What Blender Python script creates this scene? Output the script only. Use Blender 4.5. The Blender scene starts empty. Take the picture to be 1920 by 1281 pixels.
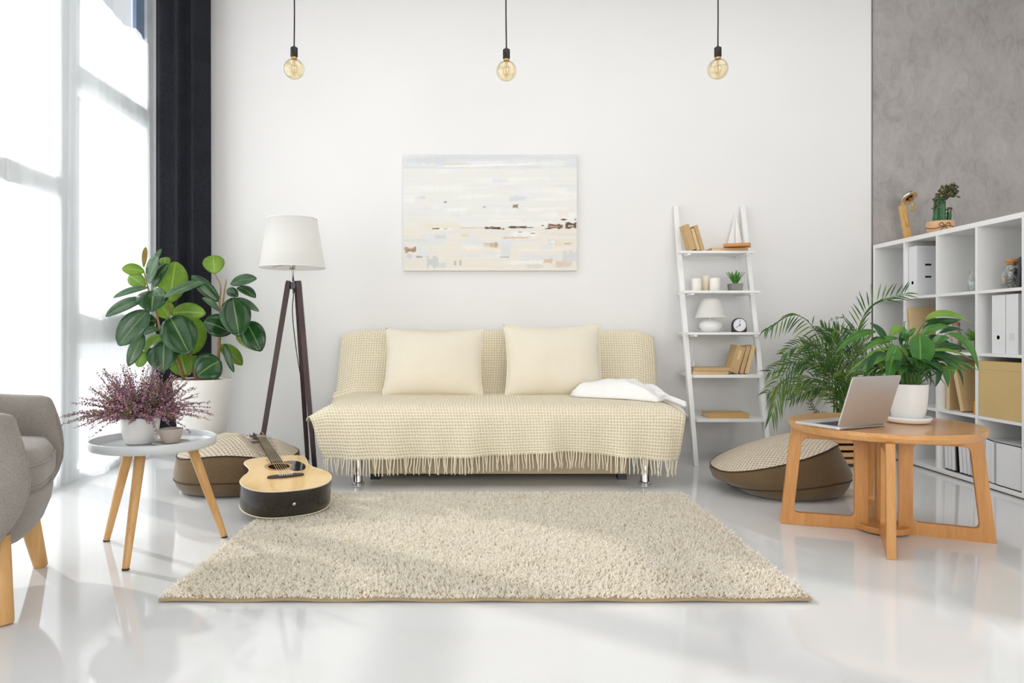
import bpy, math, random
import numpy as np
from mathutils import Vector, Matrix
SC = bpy.context.scene
COL = SC.collection
R = math.radians
rnd = random.Random(7)

# ------------------------------------------------------------------ camera, world, lights, exposure
F, CX, CY, H = 1290.0, 910.0, 622.0, 0.83
cam_d = bpy.data.cameras.new('camera')
cam = bpy.data.objects.new('camera', cam_d)
COL.objects.link(cam)
cam.location = (0, 0, H)
cam.rotation_euler = (R(90), 0, 0)
cam_d.sensor_width = 36.0
cam_d.lens = F / 1920 * 36
cam_d.shift_x = (960 - CX) / 1920
cam_d.shift_y = (CY - 640.5) / 1920
cam_d.clip_start = 0.05
SC.camera = cam

world = bpy.data.worlds.new('sky')
SC.world = world
world.use_nodes = True
wb = world.node_tree.nodes['Background']
wb.inputs[0].default_value = (0.97, 0.985, 1.0, 1)
wb.inputs[1].default_value = 1.5

def area(name, loc, rot, sx, sy, power, col=(1, 1, 1)):
    d = bpy.data.lights.new(name, 'AREA')
    d.shape = 'RECTANGLE'
    d.size, d.size_y, d.energy, d.color = sx, sy, power, col
    o = bpy.data.objects.new(name, d)
    COL.objects.link(o)
    o.location, o.rotation_euler = loc, rot
    return o
area('daylight_side_window', (-2.95, 1.9, 1.45), (0, R(-90), 0), 2.7, 5.6, 128, (0.98, 0.99, 1.0))
area('front_fill', (1.35, -3.0, 1.5), (R(90), 0, R(-4)), 3.8, 2.2, 128, (1.0, 0.975, 0.95))  # added fill from behind the camera, standing in an unseen opening
area('ceiling_fill', (0.6, 2.7, 3.45), (0, 0, 0), 4.6, 2.2, 60, (1.0, 0.985, 0.97))  # added overhead fill, the ceiling has no skylight
sun_d = bpy.data.lights.new('sun', 'SUN')
sun_d.energy, sun_d.angle, sun_d.color = 6.0, R(1.5), (1.0, 0.97, 0.92)
sun = bpy.data.objects.new('sun', sun_d)
COL.objects.link(sun)
sun.rotation_euler = Vector((0.83, -0.56, -0.62)).to_track_quat('-Z', 'Y').to_euler()

SC.view_settings.view_transform = 'Standard'
SC.view_settings.look = 'None'
SC.view_settings.gamma = 1.0
SC.view_settings.use_curve_mapping = False
SC.view_settings.exposure = -0.37

# ------------------------------------------------------------------ helpers
def P(px, py, y):
    return Vector(((px - CX) * y / F, y, H - (py - CY) * y / F))

def c(r, g, b):
    f = lambda v: (v / 255 / 12.92) if v / 255 <= 0.04045 else ((v / 255 + 0.055) / 1.055) ** 2.4
    return (f(r), f(g), f(b), 1.0)

class NT:
    def __init__(s, name):
        s.m = bpy.data.materials.new(name)
        s.m.use_nodes = True
        s.t = s.m.node_tree
        s.b = s.t.nodes['Principled BSDF']
        s.out = s.t.nodes['Material Output']
    def n(s, typ, **kw):
        nd = s.t.nodes.new(typ)
        for k, v in kw.items():
            if k.startswith('i_'):
                nd.inputs[k[2:].replace('_', ' ')].default_value = v
            else:
                setattr(nd, k, v)
        return nd
    def l(s, a, b):
        s.t.links.new(a, b)
    def math(s, op, a, b=None):
        nd = s.n('ShaderNodeMath', operation=op)
        for i, v in enumerate((a, b)):
            if v is None: continue
            if isinstance(v, (int, float)): nd.inputs[i].default_value = v
            else: s.l(v, nd.inputs[i])
        return nd.outputs[0]
    def mix(s, fac, a, b):
        nd = s.n('ShaderNodeMix', data_type='RGBA')
        for key, v in ((0, fac), (6, a), (7, b)):
            if isinstance(v, (int, float, tuple)): nd.inputs[key].default_value = v
            else: s.l(v, nd.inputs[key])
        return nd.outputs[2]
    def coords(s, kind='Object', scale=(1, 1, 1), rot=(0, 0, 0)):
        tc = s.n('ShaderNodeTexCoord')
        mp = s.n('ShaderNodeMapping')
        mp.inputs['Scale'].default_value = scale
        mp.inputs['Rotation'].default_value = rot
        s.l(tc.outputs[kind], mp.inputs[0])
        return mp.outputs[0]
    def noise(s, vec, scale=5, detail=3, rough=0.55, dist=0.0):
        nd = s.n('ShaderNodeTexNoise')
        nd.inputs['Scale'].default_value = scale
        nd.inputs['Detail'].default_value = detail
        nd.inputs['Roughness'].default_value = rough
        nd.inputs['Distortion'].default_value = dist
        s.l(vec, nd.inputs['Vector'])
        return nd.outputs['Fac']
    def ramp(s, fac, stops):
        nd = s.n('ShaderNodeValToRGB')
        e = nd.color_ramp.elements
        while len(e) < len(stops): e.new(0.5)
        for el, (p, col) in zip(e, stops):
            el.position, el.color = p, col
        s.l(fac, nd.inputs[0])
        return nd.outputs[0]
    def bump(s, hgt, strength=0.3, dist=0.01):
        nd = s.n('ShaderNodeBump')
        nd.inputs['Strength'].default_value = strength
        nd.inputs['Distance'].default_value = dist
        s.l(hgt, nd.inputs['Height'])
        s.l(nd.outputs[0], s.b.inputs['Normal'])
    def color(s, v):
        if isinstance(v, tuple): s.b.inputs['Base Color'].default_value = v
        else: s.l(v, s.b.inputs['Base Color'])

def plain(name, col, rough=0.5, metal=0.0, var=0.06, scale=8, bump=0.0, bscale=60, spec=0.5, coat=0.0, trans=0.0):
    t = NT(name)
    v = t.coords()
    dark = tuple(x * (1 - var) for x in col[:3]) + (1,)
    lite = tuple(min(1, x * (1 + var)) for x in col[:3]) + (1,)
    t.color(t.ramp(t.noise(v, scale, 3), [(0.3, dark), (0.7, lite)]))
    t.b.inputs['Roughness'].default_value = rough
    t.b.inputs['Metallic'].default_value = metal
    t.b.inputs['Specular IOR Level'].default_value = spec
    t.b.inputs['Coat Weight'].default_value = coat
    if bump: t.bump(t.noise(v, bscale, 4), bump, 0.005)
    return t.m

def wood(name, c1, c2, axis='x', rough=0.38, scale=6.0, coat=0.0):
    t = NT(name)
    sc = {'x': (0.12, 1, 1), 'y': (1, 0.12, 1), 'z': (1, 1, 0.12)}[axis]
    v = t.coords('Object', tuple(a * scale for a in sc))
    n1 = t.noise(v, 3.0, 4, 0.6, 0.8)
    n2 = t.noise(v, 22.0, 3, 0.6, 0.3)
    f = t.math('ADD', t.math('MULTIPLY', n1, 0.65), t.math('MULTIPLY', n2, 0.35))
    t.color(t.ramp(f, [(0.3, c1), (0.68, c2)]))
    t.b.inputs['Roughness'].default_value = rough
    t.b.inputs['Coat Weight'].default_value = coat
    t.bump(n2, 0.06, 0.002)
    return t.m

def fabric(name, c1, c2, scale=450, strength=0.25, rough=0.9, sheen=0.3):
    t = NT(name)
    v = t.coords()
    n = t.noise(v, scale, 2, 0.7)
    big = t.noise(v, 6, 2)
    f = t.math('ADD', t.math('MULTIPLY', n, 0.75), t.math('MULTIPLY', big, 0.25))
    t.color(t.ramp(f, [(0.35, c1), (0.65, c2)]))
    t.b.inputs['Roughness'].default_value = rough
    t.b.inputs['Sheen Weight'].default_value = sheen
    t.b.inputs['Specular IOR Level'].default_value = 0.2
    t.bump(n, strength, 0.002)
    return t.m

def glass(name, tint=(1, 1, 1, 1), amount=0.12, rough=0.02):
    t = NT(name)
    tr = t.n('ShaderNodeBsdfTransparent')
    tr.inputs[0].default_value = tint
    gl = t.n('ShaderNodeBsdfGlossy')
    gl.inputs['Roughness'].default_value = rough
    lw = t.n('ShaderNodeLayerWeight')
    lw.inputs[0].default_value = 0.35
    mx = t.n('ShaderNodeMixShader')
    t.l(t.math('ADD', t.math('MULTIPLY', lw.outputs['Facing'], 0.55), amount), mx.inputs[0])
    t.l(tr.outputs[0], mx.inputs[1]); t.l(gl.outputs[0], mx.inputs[2])
    t.l(mx.outputs[0], t.out.inputs[0])
    return t.m

def leafmat(name, dark, lite, rough=0.35, trans=0.25, vein=None, veins=0.07):
    t = NT(name)
    v = t.coords()
    col = t.ramp(t.noise(v, 9, 3), [(0.3, dark), (0.7, lite)])
    if vein:
        uv = t.n('ShaderNodeUVMap')
        sp = t.n('ShaderNodeSeparateXYZ')
        t.l(uv.outputs[0], sp.inputs[0])
        a = t.math('ABSOLUTE', sp.outputs[0])
        rib = t.math('LESS_THAN', a, 0.05)
        side = t.math('SINE', t.math('MULTIPLY', t.math('SUBTRACT', sp.outputs[1], t.math('MULTIPLY', a, 0.22)), 75))
        col = t.mix(t.math('MULTIPLY', t.math('MAXIMUM', side, 0.0), veins), col, vein)
        col = t.mix(t.math('MULTIPLY', rib, 0.85), col, vein)
        t.bump(side, 0.02, 0.002)
    t.color(col)
    t.b.inputs['Roughness'].default_value = rough
    tl = t.n('ShaderNodeBsdfTranslucent')
    t.l(col, tl.inputs[0])
    mx = t.n('ShaderNodeMixShader')
    mx.inputs[0].default_value = trans
    t.l(t.b.outputs[0], mx.inputs[1]); t.l(tl.outputs[0], mx.inputs[2])
    t.l(mx.outputs[0], t.out.inputs[0])
    return t.m

WL = {}
def root(name, loc, label=None, cat=None, group=None, kind=None):
    o = bpy.data.objects.new(name, None)
    o.empty_display_size = 0.05
    COL.objects.link(o)
    o.location = loc
    WL[o] = Vector(loc)
    return tag(o, label, cat, group, kind)

def tag(o, label=None, cat=None, group=None, kind=None):
    if label: o['label'] = label
    if cat: o['category'] = cat
    if group: o['group'] = group
    if kind: o['kind'] = kind
    return o

class MB:
    """collects shapes (given in world space, or through a matrix) and links them as one mesh object"""
    def __init__(s, M=None):
        s.v, s.f, s.mi, s.uv, s.M = [], [], [], {}, M
    def pt(s, p, uv=None):
        p = Vector(p)
        if s.M is not None: p = s.M @ p
        s.v.append(p)
        if uv is not None: s.uv[len(s.v) - 1] = uv
        return len(s.v) - 1
    def face(s, idx, mi=0):
        s.f.append(tuple(idx)); s.mi.append(mi)
    def box(s, a, b, M=None, mi=0):
        (x0, y0, z0), (x1, y1, z1) = a, b
        q = [(x0, y0, z0), (x1, y0, z0), (x1, y1, z0), (x0, y1, z0), (x0, y0, z1), (x1, y0, z1), (x1, y1, z1), (x0, y1, z1)]
        i = [s.pt(M @ Vector(p) if M is not None else p) for p in q]
        for f in ((0, 3, 2, 1), (4, 5, 6, 7), (0, 1, 5, 4), (1, 2, 6, 5), (2, 3, 7, 6), (3, 0, 4, 7)):
            s.face([i[k] for k in f], mi)
        return s
    def loft(s, rings, closed=True, cap=(True, True), mi=0, uvs=None):
        n = len(rings[0])
        ids = [[s.pt(p, uvs[a][k] if uvs else None) for k, p in enumerate(r)] for a, r in enumerate(rings)]
        for a in range(len(rings) - 1):
            for k in range(n if closed else n - 1):
                k2 = (k + 1) % n
                s.face((ids[a][k], ids[a][k2], ids[a + 1][k2], ids[a + 1][k]), mi)
        if closed and cap[0]: s.face(ids[0][::-1], mi)
        if closed and cap[1]: s.face(ids[-1], mi)
        return s
    def lathe(s, prof, n=32, at=(0, 0, 0), M=None, mi=0, cap=(True, True)):
        rings = []
        for r, z in prof:
            ring = []
            for k in range(n):
                a = 2 * math.pi * k / n
                p = Vector((r * math.cos(a), r * math.sin(a), z))
                if M is not None: p = M @ p
                ring.append(p + Vector(at))
            rings.append(ring)
        return s.loft(rings, True, cap, mi)
    def tube(s, pts, r, n=8, mi=0, flat=1.0):
        pts = [Vector(p) for p in pts]
        rs = r if isinstance(r, (list, tuple)) else [r] * len(pts)
        rings = []
        up = Vector((0, 0, 1))
        for i, p in enumerate(pts):
            t = (pts[min(i + 1, len(pts) - 1)] - pts[max(i - 1, 0)]).normalized()
            u = up if abs(t.dot(up)) < 0.95 else Vector((1, 0, 0))
            a = t.cross(u).normalized(); b = a.cross(t).normalized()
            rings.append([p + a * math.cos(2 * math.pi * k / n) * rs[i] + b * math.sin(2 * math.pi * k / n) * rs[i] * flat for k in range(n)])
        return s.loft(rings, True, (True, True), mi)
    def grid(s, fn, nu, nv, mi=0, uvfn=None, wrap=False):
        ids = [[s.pt(fn(i / nu, j / nv), uvfn(i / nu, j / nv) if uvfn else None) for i in range(nu + (0 if wrap else 1))] for j in range(nv + 1)]
        w = len(ids[0])
        for j in range(nv):
            for i in range(nu):
                i2 = (i + 1) % w
                s.face((ids[j][i], ids[j][i2], ids[j + 1][i2], ids[j + 1][i]), mi)
        return s
    def sphere(s, ctr, r, n=16, m=10, sc=(1, 1, 1), mi=0):
        prof = [(r * math.sin(math.pi * k / m) + 1e-5, -r * math.cos(math.pi * k / m)) for k in range(m + 1)]
        return s.lathe(prof, n, ctr, Matrix.Diagonal(sc), mi)
    def prism(s, poly, z0, z1, mi=0):
        a = [s.pt((x, y, z0)) for x, y in poly]; b = [s.pt((x, y, z1)) for x, y in poly]
        n = len(poly)
        s.face(a[::-1], mi); s.face(b, mi)
        for k in range(n): s.face((a[k], a[(k + 1) % n], b[(k + 1) % n], b[k]), mi)
        return s
    def build(s, name, mats, parent=None, loc=None, smooth=False, bevel=0, seg=2, subsurf=0, solid=0, label=None):
        o0 = WL[parent] if parent is not None else (Vector(loc) if loc is not None else Vector((0, 0, 0)))
        me = bpy.data.meshes.new(name)
        me.from_pydata([tuple(p - o0) for p in s.v], [], s.f)
        if not isinstance(mats, (list, tuple)): mats = [mats]
        for m in mats: me.materials.append(m)
        if len(mats) > 1: me.polygons.foreach_set('material_index', s.mi)
        if smooth: me.polygons.foreach_set('use_smooth', [True] * len(me.polygons))
        if s.uv:
            uvl = me.uv_layers.new(name='UVMap')
            buf = np.zeros(len(me.loops) * 2, dtype=np.float32)
            li = np.zeros(len(me.loops), dtype=np.int32)
            me.loops.foreach_get('vertex_index', li)
            arr = np.zeros((len(s.v), 2), dtype=np.float32)
            for k, q in s.uv.items(): arr[k] = q
            uvl.data.foreach_set('uv', arr[li].ravel())
        me.update()
        o = bpy.data.objects.new(name, me)
        COL.objects.link(o)
        if parent is not None: o.parent = parent
        else: o.location = o0
        WL[o] = o0.copy()
        if bevel:
            m = o.modifiers.new('bevel', 'BEVEL'); m.width = bevel; m.segments = seg; m.limit_method = 'ANGLE'; m.angle_limit = R(40)
        if solid:
            m = o.modifiers.new('solid', 'SOLIDIFY'); m.thickness = solid; m.offset = 0
        if subsurf:
            m = o.modifiers.new('sub', 'SUBSURF'); m.levels = subsurf; m.render_levels = subsurf
        if label: o['label'] = label
        return o

def struct(o):
    o['kind'] = 'structure'
    return o

def bez(a, b, d, t):
    return a * (1 - t) ** 2 + b * 2 * t * (1 - t) + d * t * t

def spline(pts, n):
    """Catmull-Rom through pts"""
    pts = [Vector(p) for p in pts]
    q = [pts[0] * 2 - pts[1]] + pts + [pts[-1] * 2 - pts[-2]]
    out = []
    for k in range(n + 1):
        t = k / n * (len(pts) - 1)
        i = min(int(t), len(pts) - 2); u = t - i
        p0, p1, p2, p3 = q[i:i + 4]
        out.append(0.5 * ((2 * p1) + (p2 - p0) * u + (2 * p0 - 5 * p1 + 4 * p2 - p3) * u * u + (3 * p1 - p0 - 3 * p2 + p3) * u ** 3))
    return out

def interp(tab, x):
    if x <= tab[0][0]: return tab[0][1]
    for (x0, y0), (x1, y1) in zip(tab, tab[1:]):
        if x <= x1:
            u = (x - x0) / (x1 - x0)
            return y0 + (y1 - y0) * u
    return tab[-1][1]

def leaf(mb, S, M, T, w, n, mi=0, shape='oval', fold=0.15, nl=10, twist=0.0):
    """one leaf blade along a curved midrib; n is the way its face looks"""
    prev = None
    rows = []
    for k in range(nl + 1):
        t = k / nl
        p = bez(S, M, T, t)
        tg = (bez(S, M, T, min(1, t + 0.02)) - bez(S, M, T, max(0, t - 0.02))).normalized()
        side = tg.cross(n)
        if side.length < 1e-4: side = Vector((1, 0, 0))
        side.normalize()
        if twist: side = Matrix.Rotation(twist * t, 3, tg) @ side
        nn = side.cross(tg).normalized()
        if shape == 'oval': ww = w / 2 * max(0.0, math.sin(math.pi * min(1, t * 0.985 + 0.008))) ** 0.62
        elif shape == 'lance': ww = w / 2 * max(0.0, math.sin(math.pi * t ** 0.75)) ** 0.9
        else: ww = w / 2 * (0.35 + 0.65 * math.sin(math.pi * min(1, t * 1.05) ** 0.7)) * (1 - t ** 4)
        row = []
        for j, u in enumerate((-1, -0.5, 0, 0.5, 1)):
            row.append(mb.pt(p + side * u * ww + nn * (abs(u) * ww * fold), (u, t)))
        rows.append(row)
    for a, b in zip(rows, rows[1:]):
        for j in range(4): mb.face((a[j], a[j + 1], b[j + 1], b[j]), mi)

def rect_rot(cx, cy, z, ang):
    return Matrix.Translation((cx, cy, z)) @ Matrix.Rotation(ang, 4, 'Z')
# ------------------------------------------------------------------ materials
def wall_mat():
    t = NT('white_plaster')
    v = t.coords()
    t.color(t.ramp(t.noise(v, 1.2, 2), [(0.3, c(236, 235, 234)), (0.7, c(239, 238, 237))]))
    t.b.inputs['Roughness'].default_value = 0.75
    t.b.inputs['Specular IOR Level'].default_value = 0.25
    return t.m
def floor_mat():
    t = NT('glossy_white_floor')
    v = t.coords()
    t.color(t.ramp(t.noise(v, 1.5, 2), [(0.3, c(220, 221, 221)), (0.7, c(226, 226, 226))]))
    t.b.inputs['Roughness'].default_value = 0.06
    t.b.inputs['Specular IOR Level'].default_value = 0.6
    t.bump(t.noise(v, 2.2, 2), 0.02, 0.02)
    return t.m
def concrete_mat():
    t = NT('grey_concrete_plaster')
    v = t.coords()
    big = t.noise(v, 2.3, 5, 0.65, 0.6)
    fine = t.noise(t.coords('Object', (1, 1, 0.55)), 11, 6, 0.72, 1.6)
    f = t.math('ADD', t.math('MULTIPLY', big, 0.5), t.math('MULTIPLY', fine, 0.5))
    t.color(t.ramp(f, [(0.32, c(146, 141, 138)), (0.5, c(170, 165, 162)), (0.68, c(187, 182, 179))]))
    t.b.inputs['Roughness'].default_value = 0.7
    t.bump(fine, 0.25, 0.01)
    return t.m
def sheer_mat():
    t = NT('sheer_voile')
    v = t.coords('Object', (1, 1, 0.02))
    tr = t.n('ShaderNodeBsdfTransparent')
    tr.inputs[0].default_value = (1, 1, 1, 1)
    tl = t.n('ShaderNodeBsdfTranslucent'); tl.inputs[0].default_value = (0.95, 0.96, 0.97, 1)
    df = t.n('ShaderNodeBsdfDiffuse'); df.inputs[0].default_value = (0.93, 0.95, 0.96, 1)
    m1 = t.n('ShaderNodeMixShader'); m1.inputs[0].default_value = 0.4
    t.l(tl.outputs[0], m1.inputs[1]); t.l(df.outputs[0], m1.inputs[2])
    m2 = t.n('ShaderNodeMixShader')
    t.l(t.math('ADD', t.math('MULTIPLY', t.noise(v, 14, 2), 0.12), 0.50), m2.inputs[0])
    t.l(tr.outputs[0], m2.inputs[1]); t.l(m1.outputs[0], m2.inputs[2])
    t.l(m2.outputs[0], t.out.inputs[0])
    return t.m
def waffle_mat():
    t = NT('cream_waffle_weave')
    uv = t.n('ShaderNodeUVMap')
    sp = t.n('ShaderNodeSeparateXYZ'); t.l(uv.outputs[0], sp.inputs[0])
    k = 2 * math.pi / 0.0165
    nz = t.noise(uv.outputs[0], 9, 2)
    wob = t.math('MULTIPLY', nz, 1.2)
    sx = t.math('SINE', t.math('ADD', t.math('MULTIPLY', sp.outputs[0], k), wob))
    sy = t.math('SINE', t.math('ADD', t.math('MULTIPLY', sp.outputs[1], k), wob))
    h = t.math('MAXIMUM', sx, sy)                       # ridges along both threads, pits between them
    mr = t.n('ShaderNodeMapRange', interpolation_type='SMOOTHSTEP')
    mr.inputs['From Min'].default_value, mr.inputs['From Max'].default_value = 0.45, -0.55
    t.l(h, mr.inputs['Value'])
    pit = mr.outputs[0]
    col = t.ramp(t.noise(uv.outputs[0], 160, 2), [(0.3, c(240, 229, 200)), (0.7, c(250, 242, 219))])
    t.color(t.mix(t.math('MULTIPLY', pit, 0.5), col, c(192, 166, 120)))
    t.b.inputs['Roughness'].default_value = 0.95
    t.b.inputs['Specular IOR Level'].default_value = 0.1
    t.b.inputs['Sheen Weight'].default_value = 0.2
    t.bump(h, 0.6, 0.004)
    return t.m
def knit_mat():
    t = NT('beige_knit')
    uv = t.n('ShaderNodeUVMap')
    sp = t.n('ShaderNodeSeparateXYZ'); t.l(uv.outputs[0], sp.inputs[0])
    kx, ky = math.pi / 0.0120, math.pi / 0.0130
    u = t.math('MULTIPLY', sp.outputs[0], kx)
    vv = t.math('MULTIPLY', sp.outputs[1], ky)
    b = t.math('MULTIPLY', t.math('SINE', u), t.math('SINE', vv))
    h = t.math('MULTIPLY', b, -1.0)
    pit = t.math('GREATER_THAN', b, 0.38)
    col = t.ramp(t.noise(uv.outputs[0], 150, 2), [(0.3, c(214, 200, 178)), (0.7, c(233, 221, 202))])
    t.color(t.mix(t.math('MULTIPLY', pit, 0.62), col, c(132, 110, 84)))
    t.b.inputs['Roughness'].default_value = 0.95
    t.b.inputs['Specular IOR Level'].default_value = 0.1
    t.bump(h, 0.7, 0.006)
    return t.m
def pile_mat():
    t = NT('shag_pile')
    g = t.n('ShaderNodeNewGeometry')
    v = t.coords()
    f = t.math('ADD', t.math('MULTIPLY', g.outputs['Random Per Island'], 0.7), t.math('MULTIPLY', t.noise(v, 5, 3), 0.3))
    t.color(t.ramp(f, [(0.05, c(240, 231, 212)), (0.4, c(253, 249, 238)), (0.8, c(255, 253, 248))]))
    t.b.inputs['Roughness'].default_value = 0.95
    t.b.inputs['Specular IOR Level'].default_value = 0.1
    tl = t.n('ShaderNodeBsdfTranslucent')
    tl.inputs[0].default_value = c(254, 250, 240)
    mx = t.n('ShaderNodeMixShader'); mx.inputs[0].default_value = 0.5
    t.l(t.b.outputs[0], mx.inputs[1]); t.l(tl.outputs[0], mx.inputs[2])
    t.l(mx.outputs[0], t.out.inputs[0])
    return t.m
def paint_mat():
    t = NT('abstract_paint')
    a = t.n('ShaderNodeVertexColor'); a.layer_name = 'paint'
    v = t.coords()
    t.color(a.outputs[0])
    t.b.inputs['Roughness'].default_value = 0.6
    t.bump(t.noise(t.coords('Object', (1, 1, 3)), 60, 4), 0.15, 0.003)
    return t.m

WALL, FLOOR, CONC, SHEER = wall_mat(), floor_mat(), concrete_mat(), sheer_mat()
WAFFLE, KNIT, PILE, PAINT = waffle_mat(), knit_mat(), pile_mat(), paint_mat()
FRAME = plain('window_frame_paint', c(232, 237, 240), 0.4)
BLACK = plain('black_plastic', c(24, 24, 26), 0.35, var=0.1)
NAVY = fabric('navy_curtain_cloth', c(27, 28, 33), c(43, 45, 52), 120, 0.05, 0.9, 0.0)
WHITE = plain('white_lacquer', c(240, 240, 239), 0.32, var=0.01)
WHITE_M = plain('white_matt', c(238, 238, 236), 0.6, var=0.02)
CERAMIC = plain('white_ceramic', c(236, 235, 232), 0.22, var=0.015)
OAK = wood('light_oak', c(196, 145, 84), c(224, 178, 118), 'z', 0.42)
OAK_X = wood('honey_bamboo_top', c(190, 128, 66), c(220, 166, 104), 'x', 0.28, 5, 0.25)
OAK_F = wood('honey_bamboo_frame', c(184, 124, 64), c(212, 156, 92), 'z', 0.36, 5)
DARKWOOD = wood('dark_walnut', c(44, 30, 30), c(74, 54, 52), 'z', 0.4)
CHROME = plain('chrome', c(215, 215, 218), 0.08, 1.0, 0.02)
STEEL = plain('brushed_steel', c(186, 184, 176), 0.28, 1.0, 0.03)
GREYFAB = fabric('grey_upholstery', c(128, 121, 114), c(164, 157, 149), 380, 0.35, 0.92, 0.3)
CREAM = fabric('cream_cotton', c(229, 220, 200), c(238, 230, 212), 300, 0.12)
BROWN = fabric('brown_canvas', c(92, 74, 50), c(118, 97, 69), 300, 0.3)
WHITEWOOL = fabric('white_fleece', c(243, 242, 238), c(252, 251, 249), 200, 0.25)
KRAFT = plain('kraft_paper', c(200, 168, 122), 0.8, var=0.05, scale=20, bump=0.05)
KRAFT_L = plain('pale_kraft_paper', c(218, 190, 146), 0.8, var=0.05, scale=20, bump=0.05)
GOLD = plain('golden_kraft_board', c(210, 182, 126), 0.65, var=0.04, scale=5)
PAGES = plain('book_pages', c(226, 212, 182), 0.9, var=0.08, scale=200)
SOIL = plain('potting_soil', c(66, 46, 34), 0.95, var=0.3, scale=60, bump=0.8)
BARK = plain('brown_stem', c(146, 116, 72), 0.7, var=0.15, scale=60)
STEMG = plain('green_stem', c(74, 112, 52), 0.5, var=0.12, scale=30)
RUB_D = leafmat('rubber_leaf_dark', c(24, 56, 26), c(44, 86, 42), 0.18, 0.12, c(116, 146, 84), 0.02)
RUB_G = leafmat('rubber_leaf_mid_glare', c(56, 92, 60), c(96, 126, 92), 0.18, 0.18, c(134, 162, 118), 0.02)  # mid green; glare on some blades is put into this paler colour
RUB_L = leafmat('rubber_leaf_pale_backlit', c(124, 164, 56), c(164, 196, 88), 0.35, 0.55, c(200, 216, 136), 0.04)  # pale undersides and blades lit through, the backlight put into the colour
RUB_Y = leafmat('rubber_leaf_bud', c(150, 128, 50), c(176, 158, 74), 0.35, 0.3)
LIL_D = leafmat('lily_leaf_dark', c(26, 64, 30), c(44, 92, 42), 0.3, 0.22, c(84, 130, 66))
LIL_G = leafmat('lily_leaf_green', c(52, 110, 42), c(92, 148, 66), 0.28, 0.35, c(140, 184, 100), 0.16)
LIL_L = leafmat('lily_leaf_light', c(112, 156, 58), c(150, 186, 84), 0.32, 0.4, c(172, 200, 112))
PALM_D = leafmat('palm_leaf_dark', c(42, 84, 40), c(80, 122, 54), 0.4, 0.25)
PALM_L = leafmat('palm_leaf_light', c(94, 132, 52), c(130, 158, 72), 0.4, 0.3)
PALM_B = leafmat('palm_leaf_dry', c(70, 72, 48), c(98, 92, 60), 0.6, 0.1)
AMBER = glass('amber_glass', (1.0, 0.93, 0.74, 1), 0.05)
CLEAR = glass('clear_glass', (0.97, 0.985, 0.98, 1), 0.08)
PANE = glass('window_glass', (0.985, 0.995, 1, 1), 0.02)

# ------------------------------------------------------------------ the room
YB, XR, XL, YF, ZC = 4.72, 3.95, -2.33, -3.3, 3.5
struct(MB().box((XL - 0.3, YF, -0.1), (XR, YB + 0.2, 0)).build('floor', FLOOR))
struct(MB().box((XL - 0.1, YF, ZC), (XR + 0.1, YB + 0.2, ZC + 0.1)).build('ceiling', plain('grey_ceiling', c(132, 131, 130), 0.8)))
struct(MB().box((XL - 0.1, YB, 0), (2.648, YB + 0.12, ZC)).build('wall_back', WALL))
struct(MB().box((2.656, YB, 0), (XR + 0.1, YB + 0.12, ZC)).build('wall_back_right', CONC))
struct(MB().box((2.648, YB - 0.004, 0), (2.656, YB + 0.12, ZC)).build('trim_1', plain('grey_trim', c(120, 116, 118), 0.5)))
struct(MB().box((XR, YF, 0), (XR + 0.1, YB, ZC)).build('wall_right', WALL))
struct(MB().box((XL - 0.1, YF, 0), (XL, -1.0, ZC)).box((XL - 0.1, -1.0, 3.2), (XL, YB, ZC)).build('wall_left', WALL))
struct(MB().box((XL, YF - 0.1, 0), (-2.4, YF, ZC)).box((3.3, YF - 0.1, 0), (XR, YF, ZC)).box((-2.4, YF - 0.1, 0), (3.3, YF, 0.35))
       .box((-2.4, YF - 0.1, 3.3), (3.3, YF, ZC)).build('wall_front', WALL))

def window(name, y0, y1, bars, lab):
    w = root(name, (XL, (y0 + y1) / 2, 0))
    w['kind'] = 'structure'; w['label'] = lab
    fr = MB()
    fr.box((XL - 0.04, y0, 0.0), (XL + 0.05, y0 + 0.08, 3.2)).box((XL - 0.04, y1 - 0.08, 0.0), (XL + 0.05, y1, 3.2))
    fr.box((XL - 0.04, y0 + 0.08, 0.0), (XL + 0.05, y1 - 0.08, 0.06)).box((XL - 0.04, y0 + 0.08, 3.12), (XL + 0.05, y1 - 0.08, 3.2))
    fr.build('frame', FRAME, w)
    for z, hgt in bars:
        MB().box((XL - 0.04, y0 + 0.08, z - hgt / 2), (XL + 0.05, y1 - 0.08, z + hgt / 2)).build('transom', FRAME, w)
    MB().box((XL - 0.002, y0 + 0.08, 0.06), (XL + 0.002, y1 - 0.08, 3.12)).build('pane', PANE, w)
    return w
w1 = window('window_1', -1.0, 1.4, [(1.66, 0.12)], 'tall side window nearest the camera behind white sheers')
w2 = window('window_2', 1.4, 3.76, [(1.603, 0.11)], 'tall side window behind the left sheer curtain')
w3 = window('window_3', 3.76, 4.72, [(0.855, 0.19), (2.264, 0.125)], 'narrow side window beside the dark corner curtain')
MB().box((XL + 0.006, 4.535, 2.80), (XL + 0.03, 4.64, 3.12)).build(
    'tinted_panel', plain('blue_grey_glass', c(120, 142, 172), 0.1), w3, label='blue grey tinted panel above the sheer')

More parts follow.
